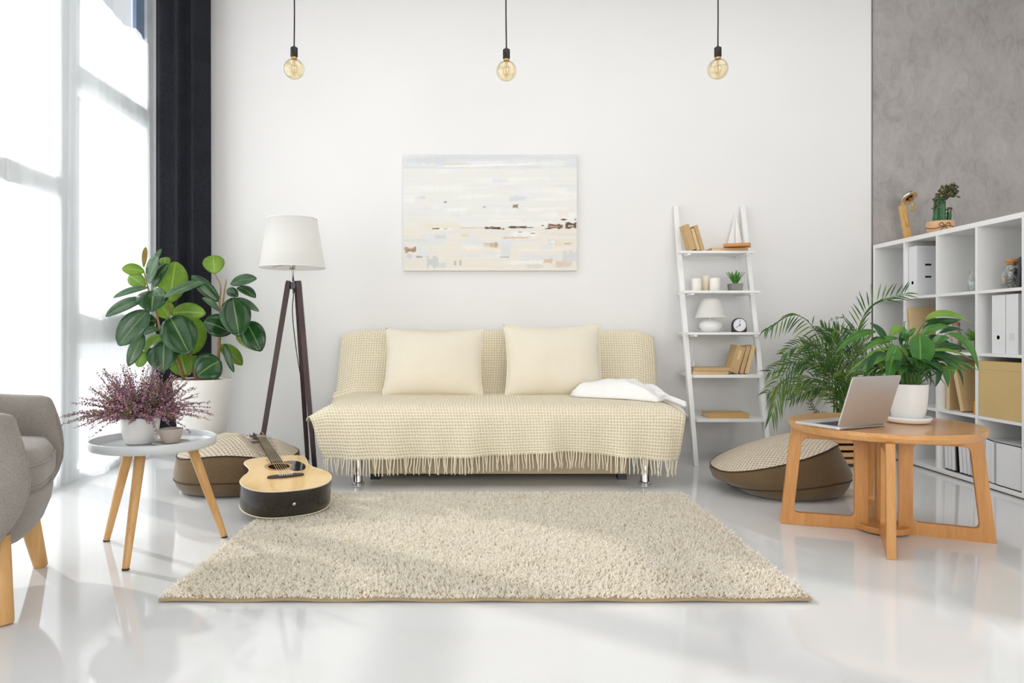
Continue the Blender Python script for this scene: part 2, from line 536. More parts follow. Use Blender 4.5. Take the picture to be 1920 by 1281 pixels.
# ------------------------------------------------------------------ curtains
def sheer(name, y0, y1, ztop, lab, ph, xs=-2.264):
    mb = MB()
    n = int((y1 - y0) / 0.012)
    def fn(u, v):
        y = y0 + (y1 - y0) * u
        amp = 0.008 + 0.004 * math.sin(y * 5 + ph)
        x = xs + amp * math.sin(y * 30 + ph + 1.2 * math.sin(y * 7)) + 0.003 * math.sin(y * 70 + v * 2)
        z = 0.012 + (ztop + 0.02 * math.sin(y * 17 + ph) - 0.012) * v
        return (x + (1 - v) * 0.03 * math.sin(y * 11 + ph), y, z)
    mb.grid(fn, n, 24)
    o = mb.build(name, SHEER, None, (-2.25, (y0 + y1) / 2, 0), True)
    return tag(o, lab, 'curtain')
sheer('sheer_curtain', 0.4, 3.80, 2.75, 'long white sheer curtain behind the grey armchair', 0.3)
sheer('sheer_curtain', 3.70, 4.56, 2.75, 'white sheer curtain panel between window post and dark corner curtain', 1.7, -2.238)

mb = MB()
def fn(u, v):
    x = -2.185 + 0.36 * u
    y = 4.50 + 0.022 * math.sin(u * 2 * math.pi * 3.3 + 0.6) + 0.008 * math.sin(u * 31 + v * 1.2) + 0.05 * (2 * u - 1) ** 4
    return (x + 0.012 * math.sin(u * 20) * (1 - v), y, 0.07 + 3.32 * v)
mb.grid(fn, 90, 20)
tag(mb.build('blackout_curtain', NAVY, None, (-2.0, 4.5, 0), True, solid=0.006), 'dark navy full-height curtain hanging in the corner by the window', 'curtain')

# ------------------------------------------------------------------ pendant lamps
FIL = plain('brass_filament', c(178, 130, 60), 0.3, 0.8)
CORD = plain('black_cord', c(20, 20, 22), 0.6)
def pendant(px, pz, lab, sway):
    y = 3.75
    x = (px - CX) * y / F
    z = H - (pz - CY) * y / F           # bulb centre
    r = root('pendant_lamp', (x, y, z), lab, 'lamp', 'bare bulb pendants')
    MB().tube(spline([(x + sway, y, ZC - 0.02), (x - 0.002, y, 2.9), (x + sway * 0.4, y, 2.6), (x, y, z + 0.125)], 20), 0.0038, 8).build('cord', CORD, r, smooth=True)
    MB().lathe([(0.05, ZC - 0.025), (0.05, ZC)], 24, (x + sway, y, 0)).build('ceiling_rose', BLACK, r)
    MB().lathe([(0.006, 0.127), (0.008, 0.118), (0.0185, 0.116), (0.0195, 0.113), (0.0195, 0.068), (0.0175, 0.066)], 24, (x, y, z)).build('socket', BLACK, r, smooth=True, bevel=0.001)
    MB().lathe([(0.016, 0.068), (0.016, 0.052), (0.0145, 0.05)], 20, (x, y, z)).build('bulb_collar', plain('brass_collar', c(196, 166, 110), 0.3, 0.7), r, smooth=True)
    prof = [(0.0145, 0.056), (0.018, 0.051)] + [(0.0555 * math.sin(a), 0.0555 * math.cos(a)) for a in [0.42 + k * (math.pi - 0.425) / 22 for k in range(23)]]
    MB().lathe(prof, 36, (x, y, z), cap=(False, False)).build('bulb', AMBER, r, smooth=True)
    fm = MB()
    fm.tube([(x, y, z + 0.05), (x, y, z - 0.03)], 0.0012, 6)
    for k in range(7):
        a = k * 2 * math.pi / 7
        dx, dy = math.cos(a), math.sin(a)
        fm.tube([(x + dx * 0.003, y + dy * 0.003, z + 0.045), (x + dx * 0.02, y + dy * 0.02, z + 0.005), (x + dx * 0.009, y + dy * 0.009, z - 0.03)], 0.0006, 5)
    fm.build('filament', FIL, r)
pendant(551.5, 129.5, 'leftmost of the three bare amber bulb pendants, above the tripod floor lamp', 0.004)
pendant(949.5, 133, 'middle of the three bare amber bulb pendants, hanging above the painting', -0.006)
pendant(1346, 129.5, 'rightmost of the three bare amber bulb pendants, hanging above the ladder shelf', 0.003)

# ------------------------------------------------------------------ painting
def painting():
    x0, x1 = (756 - CX) * 4.69 / F, (1081.5 - CX) * 4.69 / F
    z1, z0 = H - (290 - CY) * 4.69 / F, H - (507.5 - CY) * 4.69 / F
    r = root('painting', ((x0 + x1) / 2, 4.70, z0), 'pale abstract landscape canvas with brown strokes, hanging above the sofa', 'painting')
    MB().box((x0 + 0.004, 4.692, z0 + 0.004), (x1 - 0.004, 4.718, z1 - 0.004)).build('stretcher', wood('stretcher_pine', c(200, 170, 125), c(222, 196, 156)), r)
    NX, NZ = 420, 280
    img = np.zeros((NZ, NX, 3))
    rs = np.random.RandomState(5)
    # canvas coordinates follow a 1605 x 1080 sheet, origin top left
    def S(x, y, w, h, col, al=1.0, ang=0.0, soft=0.22):
        yy, xx = np.mgrid[0:NZ, 0:NX]
        X = (xx + 0.5) / NX * 1605 - x; Y = (yy + 0.5) / NZ * 1080 - y
        ca, sa = math.cos(ang), math.sin(ang)
        U, V = (X * ca + Y * sa) / (w / 2), (-X * sa + Y * ca) / (h / 2)
        k1 = np.convolve(rs.randn(NX), np.ones(7) / 7, 'same'); k2 = np.convolve(rs.randn(NZ), np.ones(5) / 5, 'same')
        rag = 0.5 * k1[None, :] + 0.04 * rs.randn(NZ, NX)
        U = U + (k2 * 0.16)[:, None]
        d = np.maximum(np.abs(U), np.abs(V) + rag)
        m = np.clip((1 - d) / soft, 0, 1)[..., None] * al
        img[:] = img * (1 - m) + np.array(grey(col)) * m
    grey = lambda q: tuple(0.3 * sum(q) / 3 + 0.7 * v_ + 3 for v_ in q)
    for k in range(NZ):
        t = k / NZ
        a = np.array([218, 221, 224]) if t < 0.12 else np.array([231, 231, 226])
        if t > 0.62: a = np.array([232, 227, 217])
        img[k] = a
    pal_hi = [(226, 227, 228), (236, 236, 231), (228, 230, 222), (216, 220, 228), (239, 237, 231), (232, 226, 222)]
    pal_lo = [(236, 228, 214), (239, 233, 222), (224, 222, 216), (232, 222, 196), (215, 220, 228), (240, 238, 232), (236, 222, 212)]
    for k in range(170):
        y = rs.uniform(0, 1080)
        pal = pal_hi if y < 640 else pal_lo
        S(rs.uniform(0, 1605), y, rs.uniform(90, 520), rs.uniform(18, 75), pal[rs.randint(len(pal))], rs.uniform(0.35, 0.8), rs.uniform(-0.04, 0.04), 0.4)
    S(800, 30, 1600, 40, (207, 212, 218), 0.55); S(220, 60, 440, 60, (202, 210, 216), 0.6)
    S(490, 85, 240, 28, (228, 216, 190), 0.8); S(760, 100, 1000, 16, (240, 240, 238), 0.9, -0.03)
    S(1060, 410, 170, 50, (205, 210, 226), 0.8); S(170, 400, 90, 30, (205, 208, 222), 0.7)
    S(1040, 480, 50, 42, (158, 128, 100)); S(392, 442, 26, 10, (120, 104, 84)); S(752, 488, 28, 10, (140, 128, 104))
    S(1480, 550, 110, 60, (240, 222, 212), 0.9); S(1485, 605, 60, 12, (70, 50, 36)); S(1590, 604, 12, 14, (70, 50, 36))
    S(330, 660, 420, 60, (234, 222, 194), 0.7); S(640, 682, 260, 12, (226, 196, 172), 0.9); S(300, 690, 70, 10, (88, 66, 44)); S(390, 692, 26, 8, (88, 66, 44))
    S(830, 684, 160, 20, (84, 58, 40), 1, 0.02); S(826, 676, 40, 16, (150, 112, 84)); S(925, 692, 22, 12, (90, 60, 40))
    S(1060, 676, 180, 22, (92, 62, 46)); S(1150, 678, 110, 8, (112, 78, 60)); S(1060, 676, 36, 18, (176, 142, 116))
    S(1400, 668, 150, 40, (132, 92, 66), 1, 0.04); S(1395, 670, 90, 10, (210, 180, 156)); S(1340, 690, 60, 10, (96, 66, 48))
    S(1550, 660, 110, 54, (92, 60, 40)); S(1550, 664, 60, 18, (206, 186, 164)); S(1290, 660, 20, 12, (110, 76, 54))
    S(1080, 722, 30, 10, (100, 80, 60)); S(1200, 732, 40, 10, (140, 120, 96)); S(1040, 774, 260, 18, (222, 190, 172)); S(1500, 745, 320, 14, (222, 214, 210))
    S(100, 800, 260, 30, (214, 220, 218), 0.9); S(340, 765, 110, 40, (206, 212, 212), 0.9); S(570, 750, 80, 26, (232, 212, 164), 0.9)
    S(1380, 812, 90, 55, (208, 212, 216), 0.7); S(1380, 812, 55, 26, (230, 232, 232), 0.9)
    S(815, 842, 140, 50, (214, 180, 146)); S(860, 836, 26, 50, (196, 160, 126)); S(770, 848, 60, 22, (230, 214, 178))
    S(945, 890, 100, 140, (212, 216, 224), 0.75); S(935, 955, 90, 14, (186, 186, 184)); S(1480, 830, 180, 40, (232, 218, 180), 0.8); S(1520, 830, 60, 10, (190, 160, 130))
    S(66, 888, 110, 46, (194, 152, 120)); S(66, 892, 90, 10, (160, 112, 82)); S(110, 876, 18, 40, (150, 128, 108)); S(56, 945, 60, 50, (198, 208, 222))
    S(150, 952, 70, 20, (176, 178, 178)); S(270, 1000, 120, 110, (200, 204, 206), 0.95); S(360, 1030, 80, 60, (208, 210, 212), 0.8)
    S(480, 1010, 24, 40, (206, 184, 160)); S(528, 1008, 18, 40, (200, 178, 156)); S(190, 910, 130, 70, (218, 224, 224), 0.8)
    S(1530, 950, 140, 100, (206, 208, 212), 0.85); S(1340, 990, 90, 46, (226, 190, 162)); S(1470, 1020, 140, 60, (228, 204, 182), 0.7)
    for k in range(9): S(1420 + k * 16, 1022, 7, 60, (212, 176, 146), 0.7)
    S(1230, 1040, 180, 40, (214, 212, 206), 0.8)
    img = (np.roll(img, 1, 1) + 2 * img + np.roll(img, -1, 1)) / 4
    img = np.clip(img + rs.randn(NZ, 1, 1) * 1.2 + rs.randn(NZ, NX, 1) * 1.0, 0, 255)
    lin = np.clip(img, 0, 255) / 255.0
    lin = np.where(lin <= 0.04045, lin / 12.92, ((lin + 0.055) / 1.055) ** 2.4)
    mb = MB()
    mb.grid(lambda u, v: (x0 + (x1 - x0) * u, 4.690, z1 - (z1 - z0) * v), NX, NZ)
    b = [mb.pt(p) for p in ((x0, 4.716, z1), (x1, 4.716, z1), (x1, 4.716, z0), (x0, 4.716, z0))]
    g = [0, NX, NZ * (NX + 1) + NX, NZ * (NX + 1)]
    for k in range(4): mb.face((g[k], b[k], b[(k + 1) % 4], g[(k + 1) % 4]))
    o = mb.build('canvas', PAINT, r)
    me = o.data
    ca = me.color_attributes.new('paint', 'FLOAT_COLOR', 'CORNER')
    nf = NX * NZ
    cols = np.ones((len(me.loops), 4), dtype=np.float32)
    cols[:, :3] = 0.8
    cols[:nf * 4, :3] = np.repeat(lin.reshape(-1, 3), 4, axis=0)
    ca.data.foreach_set('color', cols.ravel())
painting()

# ------------------------------------------------------------------ rug
def rug():
    x0, x1, y0, y1 = -1.0, 1.0, 2.105, 3.476
    r = root('shag_rug', (0, (y0 + y1) / 2, 0), 'large cream shaggy rug lying on the floor in front of the sofa', 'rug')
    MB().grid(lambda u, v: (x0 + (x1 - x0) * u, y0 + (y1 - y0) * v, 0.006 + (0.004 * (0.5 + 0.5 * math.sin(u * 40)) if v == 0 else 0)), 80, 4).build(
        'backing', plain('tan_backing', c(168, 148, 116), 0.9), r, solid=0.008)
    N = 105000
    rs = np.random.RandomState(3)
    bx = rs.uniform(x0 + 0.003, x1 - 0.003, N); by = rs.uniform(y0 + 0.003, y1 - 0.003, N)
    az = rs.uniform(0, 2 * np.pi, N); L = rs.uniform(0.018, 0.029, N)
    cl = 0.35 + 0.65 * rs.rand(N)
    hx, hy = np.cos(az) * L * 0.55 * cl, np.sin(az) * L * 0.55 * cl
    sx, sy = -np.sin(az), np.cos(az)
    w = rs.uniform(0.0016, 0.0030, N)
    V = np.zeros((N, 7, 3), dtype=np.float32)
    for i, (t, k) in enumerate(((0, 1.0), (0.45, 1.15), (0.85, 0.8))):
        px, py = bx + hx * t * t * 1.2, by + hy * t * t * 1.2
        z = 0.006 + L * 0.86 * (t - 0.28 * t * t)
        for j, sg in enumerate((-1, 1)):
            V[:, i * 2 + j, 0] = px + sg * sx * w * k; V[:, i * 2 + j, 1] = py + sg * sy * w * k; V[:, i * 2 + j, 2] = z
    V[:, 6, 0], V[:, 6, 1], V[:, 6, 2] = bx + hx * 1.35, by + hy * 1.35, 0.006 + L * 0.66
    base = (np.arange(N) * 7)[:, None]
    q = np.concatenate([base + np.array([0, 1, 3, 2]), base + np.array([2, 3, 5, 4])], axis=1).reshape(-1, 4)
    tr = base + np.array([4, 5, 6])
    me = bpy.data.meshes.new('pile')
    me.vertices.add(N * 7); me.vertices.foreach_set('co', (V - np.array([0, (y0 + y1) / 2, 0], dtype=np.float32)).ravel())
    nl = len(q) * 4 + len(tr) * 3
    me.loops.add(nl); me.polygons.add(len(q) + len(tr))
    me.loops.foreach_set('vertex_index', np.concatenate([q.ravel(), tr.ravel()]).astype(np.int32))
    me.polygons.foreach_set('loop_start', np.concatenate([np.arange(len(q)) * 4, len(q) * 4 + np.arange(len(tr)) * 3]).astype(np.int32))
    me.update(calc_edges=True)
    me.materials.append(PILE)
    o = bpy.data.objects.new('pile', me); COL.objects.link(o); o.parent = r
rug()

# ------------------------------------------------------------------ sofa bed
def sofa():
    r = root('sofa_bed', (0.08, 4.1, 0), 'low cream sofa bed on chrome legs standing against the white wall', 'sofa')
    MAT = fabric('cream_mattress', c(226, 212, 182), c(238, 226, 200), 200)
    MB().box((-0.86, 3.70, 0.235), (1.0, 4.46, 0.425)).build('seat', MAT, r, bevel=0.035, seg=4)
    a = R(-14)
    M = Matrix.Translation((0, 4.47, 0.36)) @ Matrix.Rotation(a, 4, 'X')
    MB().box((-0.90, 0, 0), (1.06, 0.12, 0.46), M).build('backrest', MAT, r, bevel=0.035, seg=4)
    BASE = wood('pale_beige_board', c(196, 178, 144), c(214, 198, 168), 'x', 0.6)
    xs, xe = (694 - CX) * 3.86 / F, (1176 - CX) * 3.86 / F
    MB().box((xs, 3.85, 0.033), (xe, 4.4, 0.235)).build('storage_box', BASE, r, bevel=0.004)
    for x in (xs + 0.002, xe - 0.052):
        for y in (3.86, 4.33):
            MB().box((x, y, 0), (x + 0.05, y + 0.05, 0.033)).build('box_foot', BLACK, r)
    for x in ((671 - CX) * 3.75 / F, (1209.5 - CX) * 3.75 / F):
        for y in (3.75, 4.40):
            MB().lathe([(0.034, 0), (0.034, 0.008), (0.030, 0.012), (0.0245, 0.014), (0.0245, 0.24)], 28, (x, y, 0)).build('leg', CHROME, r, smooth=True, bevel=0.001)
    # bedspread: one cloth over the back, the seat and the front edge, fringe along the hem
    prof = [(4.64, 0.62), (4.665, 0.74), (4.655, 0.82), (4.61, 0.835), (4.565, 0.815), (4.53, 0.70), (4.475, 0.52), (4.445, 0.455), (4.40, 0.438), (4.1, 0.436), (3.80, 0.436),
            (3.70, 0.434), (3.655, 0.415), (3.632, 0.37), (3.622, 0.30), (3.62, 0.22), (3.622, 0.165)]
    tl = [(0, -0.955), (0.2, -0.955), (0.33, -0.965), (0.44, -0.985), (0.55, -0.985), (0.68, -0.965), (0.75, -0.935), (0.86, -0.905), (1, -0.862)]
    trr = [(0, 1.125), (0.2, 1.125), (0.33, 1.13), (0.44, 1.115), (0.55, 1.115), (0.68, 1.09), (0.75, 1.062), (0.86, 1.052), (1, 1.035)]
    NV, NU = 120, 170
    pp = spline([(0, y, z) for y, z in prof], NV)
    arc = [0.0]
    for a_, b_ in zip(pp, pp[1:]): arc.append(arc[-1] + (b_ - a_).length)
    def hem(x): return 0.006 * math.sin(x * 5 + 1) - (0.018 if False else 0) + 0.03 * math.exp(-((x - 0.45) / 0.28) ** 2) - 0.022 * max(0, (x - 0.8) / 0.2) - 0.012 * max(0, (-0.55 - x) / 0.3)
    def cloth(u, v):
        i = min(NV, max(0, round(v * NV)))
        p = pp[i]
        t = v
        xl, xr = interp(tl, t), interp(trr, t)
        x = xl + (xr - xl) * u
        y, z = p.y, p.z
        e = max(0.0, (abs(x - 0.075) - 0.90) / 0.13)
        seat = math.exp(-((t - 0.62) / 0.17) ** 2)
        z -= seat * 0.085 * e ** 1.4
        hang = max(0.0, (t - 0.80) / 0.20)
        y += hang * (0.018 * math.sin(x * 14 + 0.5 + 0.4 * math.sin(x * 5)) + 0.012 * math.sin(x * 31 + 1.0)) + hang * 0.10 * e
        z += hang * hem(x)
        if t < 0.42:
            y -= 0.012 * math.sin(x * 6 + 1) * math.sin(t * 7)
            z -= 0.03 * e ** 2 if t > 0.1 else 0
            y += 0.03 * e ** 2
        return Vector((x, y, z))
    th = root('throw_blanket', (0.08, 3.63, 0.165), 'cream waffle-weave fringed throw draped over the whole sofa', 'throw')
    mb = MB()
    mb.grid(cloth, NU, NV, 0, lambda u, v: (u * 2.05, arc[min(NV, round(v * NV))]))
    mb.build('cloth', WAFFLE, th, smooth=True, solid=0.005)
    FR = fabric('cream_yarn', c(236, 224, 194), c(248, 239, 216), 300, 0.2)
    fm = MB()
    n = 128
    for k in range(n + 1):
        u = (k + rnd.uniform(-0.25, 0.25)) / n
        u = min(0.998, max(0.002, u))
        p = cloth(u, 1.0)
        a, b = rnd.uniform(-0.012, 0.012), rnd.uniform(-0.008, 0.008)
        L = rnd.uniform(0.074, 0.09) if p.z < 0.19 else rnd.uniform(0.078, 0.092)
        L = min(L, p.z - 0.02)
        fm.tube([p + Vector((0, 0, 0.012)), p + Vector((a * 0.4, b, -L * 0.4)), p + Vector((a * 1.1, b - 0.002, -L * 0.75)), p + Vector((a * 0.8, b, -L))], [0.0032, 0.0034, 0.0032, 0.0036], 6)
    fm.build('fringe', FR, th, smooth=True)

    def cushion(lab, pxl, pxr, pyt, pyb, yc, roll, seed):
        cx, w = ((pxl + pxr) / 2 - CX) * yc / F, (pxr - pxl) * yc / F
        zt, zb = H - (pyt - CY) * yc / F, H - (pyb - CY) * yc / F
        hgt = (zt - zb) / math.cos(R(16))
        ctr = Vector((cx, yc, (zt + zb) / 2))
        M = Matrix.Translation(ctr) @ Matrix.Rotation(R(-16), 4, 'X') @ Matrix.Rotation(roll, 4, 'Y')
        mb = MB(M)
        def half(sg):
            def f(u, v):
                a, b = u * 2 - 1, v * 2 - 1
                x = a * w / 2 * (1 - 0.065 * (1 - b * b) * abs(a))
                z = b * hgt / 2 * (1 - 0.13 * (1 - a * a) * (abs(b) if b > 0 else 0.3 * abs(b)))
                t = 0.092 * (max(0, 1 - abs(a) ** 2.4) * max(0, 1 - abs(b) ** 2.2)) ** 0.55
                t *= 1 - 0.12 * b + 0.05 * math.sin(a * 5 + seed) * (1 - abs(b))
                t += 0.004 * math.sin(b * 22 + seed + a * 3) * max(0, abs(a) - 0.72) * 3 * max(0, 1 - abs(a) ** 8)
                return (x, sg * t, z)
            return f
        mb.grid(half(-1), 40, 32); mb.grid(half(1), 40, 32)
        cu = mb.build('throw_pillow', CREAM, None, (cx, yc, zb), True)
        sm = MB(M)
        f = half(1)
        loop = [f(i / 20, 0) for i in range(20)] + [f(1, i / 20) for i in range(20)] + [f(1 - i / 20, 1) for i in range(20)] + [f(0, 1 - i / 20) for i in range(21)]
        sm.tube(loop, 0.0035, 6)
        sm.build('seam', CREAM, cu, smooth=True)
        tag(cu, lab, 'cushion', 'cushions on the sofa')
    cushion('left cream cushion leaning on the sofa back, nearer the floor lamp', 720, 907, 616, 741, 4.31, R(0.6), 1)
    cushion('right cream cushion with raised corners, behind the white folded blanket', 945, 1130, 608, 741, 4.33, R(-0.6), 4)

    # white blanket folded on the right end of the seat
    def heap(mb, outline, zb, hf, rings=14):
        n = len(outline)
        cx = sum(p[0] for p in outline) / n; cy = sum(p[1] for p in outline) / n
        lay = []
        for k in range(rings + 1):
            t = k / rings
            ring = []
            for i, (x, y) in enumerate(outline):
                px, py = cx + (x - cx) * t, cy + (y - cy) * t
                ring.append((px, py, zb(px, py) + hf(px, py, t)))
            lay.append(ring)
        bot = [(x, y, zb(x, y)) for x, y in outline]
        mb.loft([[(cx + (p[0] - cx) * 0.02, cy + (p[1] - cy) * 0.02, p[2]) for p in lay[0]]] + lay[1:] + [bot], True, (True, True))
    def smooth_loop(pts, n):
        q = [Vector((x, y, 0)) for x, y in pts]
        q2 = q[-2:] + q + q[:2]
        out = spline(q2, n * (len(q2) - 1) // len(q))
        m = len(out)
        lo, hi = int(m * 2 / (len(q2) - 1)), int(m * (len(q2) - 2) / (len(q2) - 1))
        return [(p.x, p.y) for p in out[lo:hi]]
    seat_z = lambda x, y: 0.441 - 0.085 * (max(0, (x - 0.075 - 0.90) / 0.13)) ** 1.4 * 0.8
    bl = MB()
    o1 = smooth_loop([(0.52, 4.20), (0.56, 4.08), (0.80, 3.95), (0.945, 3.80), (1.0, 3.90), (1.04, 4.10), (1.00, 4.34), (0.82, 4.37), (0.73, 4.21)], 60)
    heap(bl, o1, seat_z, lambda x, y, t: 0.108 * (1 - t ** 4) * (0.75 + 0.25 * math.sin((x - 0.5) * 7)) * (0.72 + 0.5 * (y - 3.95)) + 0.006 * math.sin(x * 37 + y * 21) * (1 - t ** 4) + 0.012 * max(0.0, math.sin(x * 19 - y * 13 + 0.8)) ** 3 * (1 - t ** 6) + 0.014 * (1 - t ** 8))
    o2 = smooth_loop([(0.93, 4.32), (0.96, 4.0), (1.03, 3.93), (1.105, 3.80), (1.12, 3.88), (1.10, 4.10), (1.06, 4.28)], 50)
    heap(bl, o2, seat_z, lambda x, y, t: 0.075 * (1 - t ** 4) * (0.55 + 0.6 * (y - 3.85)) + 0.005 * math.sin(x * 60 + y * 33) * (1 - t ** 3) + 0.012 * max(0.0, math.sin(x * 52 + y * 9)) ** 3 * (1 - t ** 5) + 0.012 * (1 - t ** 7))
    front = [(0.53, 4.17, 0.455), (0.57, 4.08, 0.452), (0.70, 4.01, 0.452), (0.82, 3.935, 0.452), (0.905, 3.855, 0.452), (0.945, 3.795, 0.45), (0.985, 3.86, 0.45), (1.03, 3.93, 0.448), (1.07, 3.86, 0.436), (1.108, 3.80, 0.42)]
    bl.tube(spline(front, 50), 0.011, 8)
    bl.tube(spline([(x + 0.006, y + 0.022, z + 0.012) for x, y, z in front], 50), 0.009, 8)
    b = bl.build('folded_blanket', WHITEWOOL, None, (0.8, 4.1, 0.44), True)
    tag(b, 'fluffy white blanket folded on the right end of the sofa seat', 'blanket')
sofa()
# ------------------------------------------------------------------ tripod floor lamp
def floor_lamp():
    y = 4.12
    x = (553 - CX) * y / F
    r = root('floor_lamp', (x, y, 0), 'white drum-shade floor lamp on a dark wooden tripod, left of the sofa', 'lamp')
    k = y / F
    zt, zb = H - (411 - CY) * k, H - (502 - CY) * k
    rt, rb = 45 * k, 60 * k
    sx = (548.5 - CX) * k
    mb = MB()
    mb.lathe([(rb, zb), (rt, zt), (rt - 0.002, zt), (rb - 0.002, zb), (rb, zb)], 56, (sx, y, 0), cap=(False, False))
    SH = NT('white_lampshade'); SH.color(c(250, 249, 247)); SH.b.inputs['Roughness'].default_value = 0.8
    tl = SH.n('ShaderNodeBsdfTranslucent'); tl.inputs[0].default_value = c(253, 252, 249)
    mx = SH.n('ShaderNodeMixShader'); mx.inputs[0].default_value = 0.55
    SH.l(SH.b.outputs[0], mx.inputs[1]); SH.l(tl.outputs[0], mx.inputs[2]); SH.l(mx.outputs[0], SH.out.inputs[0])
    global SHADE
    SHADE = SH.m
    sh = mb.build('lamp_shade', SHADE, r, smooth=True)
    for rr, zz in ((rb, zb), (rt, zt)):
        MB().tube([(sx + rr * math.cos(a), y + rr * math.sin(a), zz) for a in [i * 2 * math.pi / 56 for i in range(57)]], 0.0028, 6).build('shade_rim', WHITE_M, sh, smooth=True)
    st = MB()
    st.tube([(sx, y, zb + 0.05), (sx + 0.004, y, 1.13)], 0.006, 12)
    st.lathe([(0.016, zb - 0.012), (0.016, zb + 0.06)], 20, (sx, y, 0))
    for a in (0.4, 2.5, 4.6):
        st.tube([(sx, y, zb + 0.03), (sx + (rb - 0.004) * math.cos(a), y + (rb - 0.004) * math.sin(a), zb + 0.012)], 0.002, 6)
    st.build('stem', STEEL, r, smooth=True)
    MB().lathe([(0.03, 1.085), (0.03, 1.125)], 20, (sx + 0.008, y, 0)).lathe([(0.008, 1.06), (0.008, 1.085)], 12, (sx + 0.008, y, 0)).build('hub', plain('dark_steel', c(78, 76, 84), 0.35, 0.6), r, smooth=True, bevel=0.002)
    legs = [((541, 527), 4.10, (494, 813), 3.95), ((556, 527), 4.15, (577, 866), 4.46), ((560, 527), 4.10, (590.5, 880), 3.95)]
    for (a, ya, b, yb) in legs:
        p, q = P(*a, ya), P(*b, yb)
        d = (q - p).normalized()
        q = p + d * ((p.z - 0.0) / -d.z)
        rings = []
        s1 = d.cross(Vector((0, 1, 0))).normalized(); s2 = d.cross(s1).normalized()
        for t, w in ((0, 0.013), (0.02, 0.0145), (0.95, 0.0125), (1, 0.0115)):
            ctr = p.lerp(q, t)
            rings.append([ctr + s1 * w * sa + s2 * w * 0.75 * sb for sa, sb in ((1, 1), (-1, 1), (-1, -1), (1, -1))])
        for pt in rings[-1]: pt.z = max(pt.z, 0.0)
        MB().loft(rings).build('leg', DARKWOOD, r, bevel=0.002)
    cd = [(sx + 0.006, y, 1.06), P(548.5, 590, 4.14), P(556, 660, 4.2), P(570, 745, 4.3), P(575, 800, 4.38), P(577, 850, 4.45), P(578, 866, 4.5)]
    cd[-1].z = 0.006
    MB().tube(spline(cd, 40), 0.0028, 6).build('cord', CORD, r, smooth=True)
floor_lamp()

